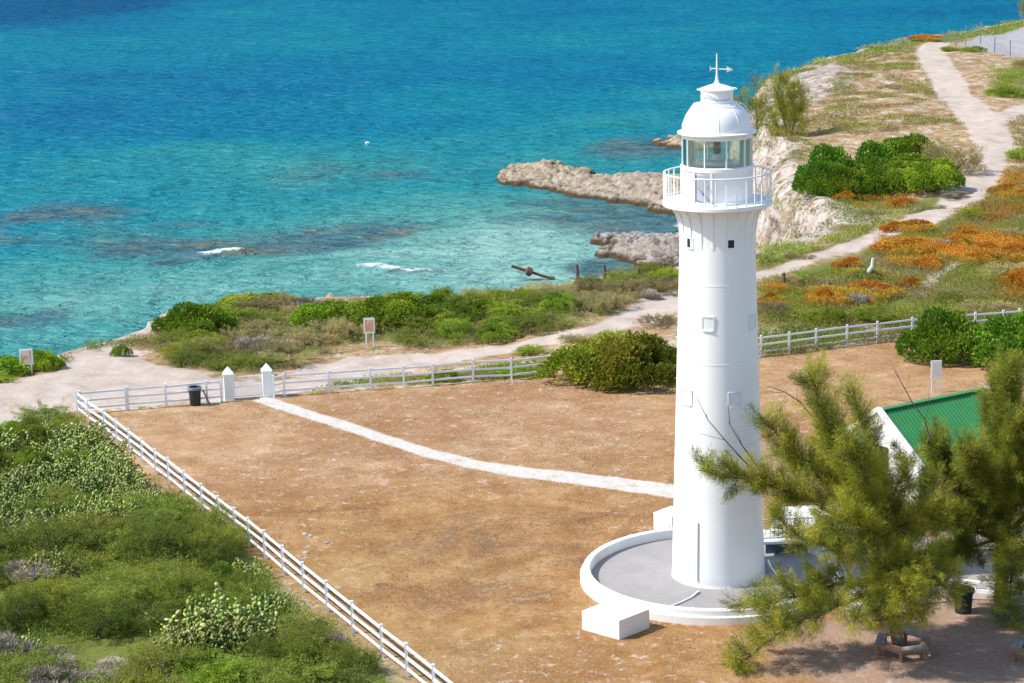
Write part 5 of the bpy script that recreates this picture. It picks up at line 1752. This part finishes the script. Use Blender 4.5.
F1 = AT(880, 585, yb + 0.2); F2 = AT(888, 540, yb + 0.1)
L1 = [([B0 + np.array([0, 0, -0.1]), AT(893, 625, yb), AT(884, 590, yb + .1), AT(888, 545, yb + .1), AT(880, 480, yb + .4), AT(862, 420, yb + .6), AT(852, 388, yb + .8)], 0.24),
      ([F1] + [AT(*q) for q in ((860, 598, yb - .3), (830, 610, yb - .7), (795, 622, yb - 1.0), (760, 645, yb - 1.2), (732, 668, yb - 1.4))], 0.10),
      ([F1] + [AT(*q) for q in ((850, 580, yb + .3), (815, 590, yb + .2), (790, 600, yb + .0), (768, 596, yb), (745, 608, yb - .2))], 0.09),
      ([F2] + [AT(*q) for q in ((850, 520, yb + .2), (810, 500, yb + .3), (770, 485, yb), (735, 478, yb - .2), (698, 470, yb - .4))], 0.11),
      ([F2] + [AT(*q) for q in ((845, 500, yb + .8), (810, 470, yb + 1.2), (785, 445, yb + 1.4), (768, 425, yb + 1.5))], 0.10),
      ([F2] + [AT(*q) for q in ((855, 480, yb - .6), (830, 430, yb - 1.0), (815, 395, yb - 1.2), (808, 372, yb - 1.3))], 0.10),
      ([F2] + [AT(*q) for q in ((890, 500, yb - .7), (898, 480, yb - 1.1), (906, 465, yb - 1.3))], 0.10),
      ([F2] + [AT(*q) for q in ((910, 530, yb + .6), (925, 505, yb + 1.0), (932, 490, yb + 1.2))], 0.09),
      ([F1] + [AT(*q) for q in ((905, 570, yb - 1.0), (922, 558, yb - 1.8), (932, 570, yb - 2.2), (934, 585, yb - 2.4))], 0.08),
      ([F1] + [AT(*q) for q in ((890, 575, yb - 1.2), (888, 565, yb - 2.0), (896, 580, yb - 2.6), (902, 596, yb - 2.7))], 0.08),
      ([F2] + [AT(*q) for q in ((870, 530, yb - 1.4), (845, 520, yb - 2.2), (825, 530, yb - 2.8))], 0.08),
      ([F2] + [AT(*q) for q in ((880, 510, yb - 1.2), (862, 470, yb - 2.0), (850, 445, yb - 2.4))], 0.08),
      ([F2] + [AT(*q) for q in ((860, 560, yb + 1.2), (830, 545, yb + 2.0), (800, 540, yb + 2.2), (780, 520, yb + 2.4))], 0.08)]
L1 += [([F1] + [AT(*q) for q in ((905, 572, yb - .6), (930, 575, yb - .9), (952, 590, yb - 1.0))], 0.08),
       ([F1] + [AT(*q) for q in ((872, 592, yb - 1.2), (862, 600, yb - 1.8), (855, 618, yb - 2.0))], 0.07),
       ([F1] + [AT(*q) for q in ((888, 590, yb - 1.3), (880, 598, yb - 1.9), (884, 618, yb - 2.1))], 0.07),
       ([F1] + [AT(*q) for q in ((902, 588, yb - 1.2), (915, 594, yb - 1.8), (918, 612, yb - 2.0))], 0.07),
       ([F2] + [AT(*q) for q in ((905, 525, yb - .8), (922, 515, yb - 1.2), (936, 520, yb - 1.4))], 0.08),
       ([F2] + [AT(*q) for q in ((865, 500, yb + 1.5), (840, 470, yb + 2.2), (830, 440, yb + 2.6))], 0.08)]
BARE = [[AT(*q) for q in ((770, 485, yb), (745, 462, yb - .1), (725, 440, yb - .2), (708, 420, yb - .3), (697, 398, yb - .3))],
        [AT(*q) for q in ((760, 470, yb), (742, 445, yb), (730, 425, yb), (728, 405, yb))],
        [AT(*q) for q in ((815, 420, yb), (800, 402, yb), (785, 392, yb), (768, 386, yb))],
        [AT(*q) for q in ((930, 440, yb), (925, 420, yb), (912, 402, yb), (900, 380, yb), (893, 368, yb))]]
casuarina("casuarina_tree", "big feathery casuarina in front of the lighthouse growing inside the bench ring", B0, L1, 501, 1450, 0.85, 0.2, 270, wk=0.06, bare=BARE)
# bare reaching twigs at its top left
TB = np.array([AT(1000, 600, 73.0)[0], 73.0, 0.0])
yt_ = 73.0
F3 = AT(1000, 540, yt_)
L2 = [([TB + np.array([0, 0, -0.1]), AT(1002, 575, yt_), AT(1000, 540, yt_), AT(1005, 480, yt_), AT(1012, 420, yt_), AT(1010, 365, yt_)], 0.26),
      ([F3] + [AT(*q) for q in ((975, 510, yt_ - .5), (955, 485, yt_ - .8), (942, 465, yt_ - .9), (934, 450, yt_ - 1))], 0.11),
      ([F3] + [AT(*q) for q in ((990, 490, yt_ + .8), (992, 450, yt_ + 1.2), (998, 410, yt_ + 1.4), (1000, 375, yt_ + 1.4))], 0.11),
      ([F3] + [AT(*q) for q in ((970, 530, yt_ - 1.2), (945, 520, yt_ - 1.8), (925, 525, yt_ - 2.2), (910, 535, yt_ - 2.4))], 0.09),
      ([F3] + [AT(*q) for q in ((1015, 530, yt_ - 1.2), (1012, 545, yt_ - 2.0), (1010, 580, yt_ - 2.4), (1008, 615, yt_ - 2.5))], 0.09),
      ([F3] + [AT(*q) for q in ((1030, 510, yt_ - .5), (1055, 480, yt_ - .6), (1080, 450, yt_ - .8))], 0.11),
      ([F3] + [AT(*q) for q in ((1030, 470, yt_ + .8), (1045, 420, yt_ + 1.2), (1050, 380, yt_ + 1.4))], 0.11),
      ([F3] + [AT(*q) for q in ((1040, 545, yt_ - .8), (1070, 545, yt_ - 1.2), (1095, 560, yt_ - 1.5))], 0.09),
      ([F3] + [AT(*q) for q in ((990, 500, yt_ - 1.6), (978, 470, yt_ - 2.4), (970, 455, yt_ - 2.8))], 0.09),
      ([F3] + [AT(*q) for q in ((1012, 490, yt_ - 1.6), (1020, 450, yt_ - 2.4), (1024, 420, yt_ - 2.8))], 0.09),
      ([F3] + [AT(*q) for q in ((975, 545, yt_ - .4), (955, 550, yt_ - .9), (940, 560, yt_ - 1.2))], 0.07)]
C_DARKN = [(0.068, 0.103, 0.014), (0.126, 0.170, 0.018), (0.203, 0.247, 0.024), (0.297, 0.330, 0.032), (0.396, 0.371, 0.045)]
casuarina("casuarina_tree", "darker casuarina at the right photo edge hanging over the bin and green roof", TB, L2, 511, 1550, 0.85, 0.2, 270, wk=0.06, cols=C_DARKN)


# cliff-side casuarinas
def small_cas(px, py, z, tips, label, seed, ns, cols):
    p = G(px, py, z); p[2] = ground_z(p[0], p[1]) - 0.2
    y = p[1]
    limbs = []
    for path in tips:
        limbs.append(([p] + [AT(a, b, y + dy) for a, b, dy in path], 0.16))
    casuarina("casuarina_tree", label, p, limbs, seed, ns, 1.7, 0.40, 80, wk=0.11, cols=cols, droop=0.15, twig_r=0.02, fmin=0.12)


C_YN = [(0.169, 0.186, 0.022), (0.245, 0.256, 0.026), (0.321, 0.319, 0.036), (0.389, 0.342, 0.054)]
small_cas(757, 166, -7.0, [[(755, 140, 0), (748, 115, 0), (740, 95, -1)], [(758, 135, .5), (756, 110, 1), (757, 88, 1)], [(760, 145, -.5), (765, 125, -1), (762, 108, -1)], [(765, 158, -2), (772, 150, -3), (768, 160, -4)]],
          "thin sparse casuarina on the cliff just right of the lighthouse lantern", 521, 62, C_YN)
small_cas(789, 152, -2.0, [[(786, 130, 0), (780, 106, 0), (774, 86, -1)], [(789, 126, .5), (790, 104, 1), (787, 84, 1)], [(792, 130, -.5), (799, 110, -1), (803, 94, -1)], [(793, 142, -1), (799, 136, -2), (804, 128, -2)], [(786, 138, 1), (777, 128, 2), (770, 116, 2)], [(785, 150, -1), (778, 148, -2), (772, 142, -3)]],
          "bushier casuarina on the cliff edge right of the sparse one", 531, 105, C_YN)
small_cas(1040, 24, 0, [[(1038, 12, 0), (1030, 2, 0)], [(1040, 8, 1), (1042, -8, 1)], [(1034, 16, 0), (1024, 10, -1), (1018, 8, -1)], [(1045, 12, 0), (1055, 0, 0)]], "pale green tree in the top right corner at the far cliff edge", 541, 60, C_YN)

# ------------------------------------------------------------------ small things
wreck = G(530, 274, SEA_Z)
t = thing("rusty_shaft", "rusty iron shaft with a round hub slanting out of the shallow water", "wreckage", (wreck[0], wreck[1], SEA_Z))
wy = wreck[1] - 3.2
e0 = AT(511.5, 266, wy) - np.array([wreck[0], wreck[1], SEA_Z]); e1 = AT(553, 279, wy) - np.array([wreck[0], wreck[1], SEA_Z])
e0, e1 = Vector(e0), Vector(e1)
dv = (e1 - e0).normalized()
MB().tube([e0, e1], [0.16, 0.13], 12).build("shaft", M['rust'], t, True)
c = e0 + (e1 - e0) * 0.42
MB().tube([c - dv * 0.35, c - dv * 0.22, c + dv * 0.22, c + dv * 0.36], [0.24, 0.46, 0.46, 0.22], 14).build("hub", M['rust'], t, True)
MB().tube([e1 - dv * 0.3, e1 + dv * 0.15], 0.27, 12).build("collar", M['rust'], t, True)
w2 = G(592, 283, SEA_Z + 0.9)
t = thing("rusty_pipe", "short rusty pipe lying at the waterline between the two old posts", "wreckage", (w2[0], w2[1], SEA_Z + 0.9), 0.1)
MB().tube([(-1.4, 0, -.1), (1.5, 0.3, 0.35)], 0.16, 10).build("pipe", M['rust'], t, True)
MB().tube([(-.3, .1, 0.05), (.35, .15, 0.15)], 0.3, 10).build("flange", M['rust'], t, True)
for px, yb_, yt, lb in [(577.5, 283, 264.5, "left of two weathered posts standing at the water's edge"), (605, 284, 265, "right of two weathered posts standing at the water's edge"), (639, 283, 268, "dark old post in the scrub below the grey rock shelf"),
                        (672, 282, 266, "dark old post in the scrub close to the left side of the tower"), (784, 290, 273, "dark old post in the grass just right of the tower"), (830, 297, 282, "dark old post among the rust-orange shrubs")]:
    p = G(px, yb_)
    p[2] = ground_z(p[0], p[1])
    top = AT(px - 1, yt, p[1])[2]
    o = MB().tube([(0, 0, -0.6), (0.01, 0, (top - p[2]) * .5), (-0.05, 0, top - p[2])], [0.13, 0.12, 0.11], 8).build("wooden_post", M['postwood'], None, True)
    o.location = tuple(p); tag(o, lb, "post", "old posts along the cliff edge")
p = G(866, 279); p[2] = ground_z(p[0], p[1]); yd = p[1]
t = thing("dead_stump", "bleached white dead tree stump sticking up among the rust-orange shrubs", "stump", p)
o_ = p
MB().tube([AT(864, 274, yd) - o_, AT(868, 279, yd) - o_, AT(869, 271, yd) - o_, AT(872.5, 266, yd) - o_, AT(873, 258, yd) - o_], [.1, .16, .16, .14, .09], 8).build("trunk", M['deadwood'], t, True)
b = G(367.5, 145, SEA_Z)
o = thing("float", "tiny white float on the open sea above the left breaker", "buoy", (b[0], b[1], SEA_Z + 0.05))
MB().lathe([(0, -0.15), (0.18, -0.1), (0.34, 0.22), (0.36, 0.34), (0.2, 0.42), (0, 0.44)], 16).build("body", M['metalwhite'], o, True)
MB().tube([(0, 0, 0.42), (0.0, 0.0, 0.62)], 0.05, 6).build("stem", M['galv'], o)

# wire fence by the far parking lot
pp = [(950.5, 44, 33), (956, 46, 32), (965.6, 45, 26.5), (980.5, 42, 22), (994.5, 53, 37), (1010, 56, 40), (1030, 60, 44)]
base_ = G(950.5, 44); base_[2] = 0
t = thing("wire_fence", "thin grey wire fence with tall poles round the far parking lot", "fence", base_)
prev = None
for px, yb_, yt in pp:
    p = G(px, yb_); p[2] = ground_z(p[0], p[1]); top = AT(px, yt, p[1])[2]
    q = p - base_
    MB().tube([q - np.array([0, 0, .2]), (q[0], q[1], top)], 0.07, 6).build("pole", M['galv'], t, True)
    if prev is not None:
        w = MB()
        for f in (0.25, 0.6, 0.95):
            w.tube([(prev[0][0], prev[0][1], prev[0][2] + (prev[1] - prev[0][2]) * f), (q[0], q[1], q[2] + (top - q[2]) * f)], 0.018, 4)
        w.build("wire", M['galv'], t)
    prev = (q, top)


# loose limestone
def rock_mesh(seed):
    r = np.random.default_rng(seed)
    mb = MB(); nu, nv = 10, 6
    V = [(0, 0, -0.5)]
    for i in range(1, nv):
        for k in range(nu):
            a, b_ = math.pi * i / nv, 2 * math.pi * k / nu
            q = 1 + r.normal(0, 0.14)
            V.append((math.sin(a) * math.cos(b_) * q, math.sin(a) * math.sin(b_) * q, -math.cos(a) * 0.6 * q))
    V.append((0, 0, 0.55))
    Fs = []
    for k in range(nu): Fs.append((0, 1 + (k + 1) % nu, 1 + k))
    for i in range(nv - 2):
        for k in range(nu):
            Fs.append((1 + i * nu + k, 1 + i * nu + (k + 1) % nu, 1 + (i + 1) * nu + (k + 1) % nu, 1 + (i + 1) * nu + k))
    for k in range(nu): Fs.append((len(V) - 1, 1 + (nv - 2) * nu + k, 1 + (nv - 2) * nu + (k + 1) % nu))
    mb.add(V, Fs)
    me = bpy.data.meshes.new("rock"); me.from_pydata(mb.v, [], mb.f); me.update(); me.materials.append(M['stone'])
    return me


RM = [rock_mesh(600 + i) for i in range(4)]
for i, (px, py, s, lb, gp) in enumerate([(315, 621, .24, "pale limestone lump between the scrub and the lower fence", None), (303, 605, .13, "smaller pale stone just above the limestone lump by the fence", None), (306, 493 + 60, .14, "flat white stone on the lawn just inside the long fence", None),
                                         (633, 537, .2, "loose pale stones behind the platform rim", "stones by the platform"), (643, 535, .22, "loose pale stones behind the platform rim", "stones by the platform"), (588, 592, .10, "loose pale stones behind the platform rim", "stones by the platform"),
                                         (124, 459, .14, "white stone in the bare soil outside the long fence", None), (310, 536, .12, "white stones scattered on the open lawn", "stones on the lawn"), (327, 543, .12, "white stones scattered on the open lawn", "stones on the lawn"), (305, 535, .15, "white stones scattered on the open lawn", "stones on the lawn"),
                                         (801, 92, 1.1, "grey boulder on the white headland rock beside the cliff trees", None), (640, 436, .1, "white stones scattered on the open lawn", "stones on the lawn")]):
    p = G(px, py)
    o = link("stone", RM[i % 4], None); tag(o, lb, "stone", gp)
    o.location = (p[0], p[1], ground_z(p[0], p[1]) + s * 0.15); o.scale = (s, s * .8, s * .7); o.rotation_euler = (0, 0, i * 1.3)
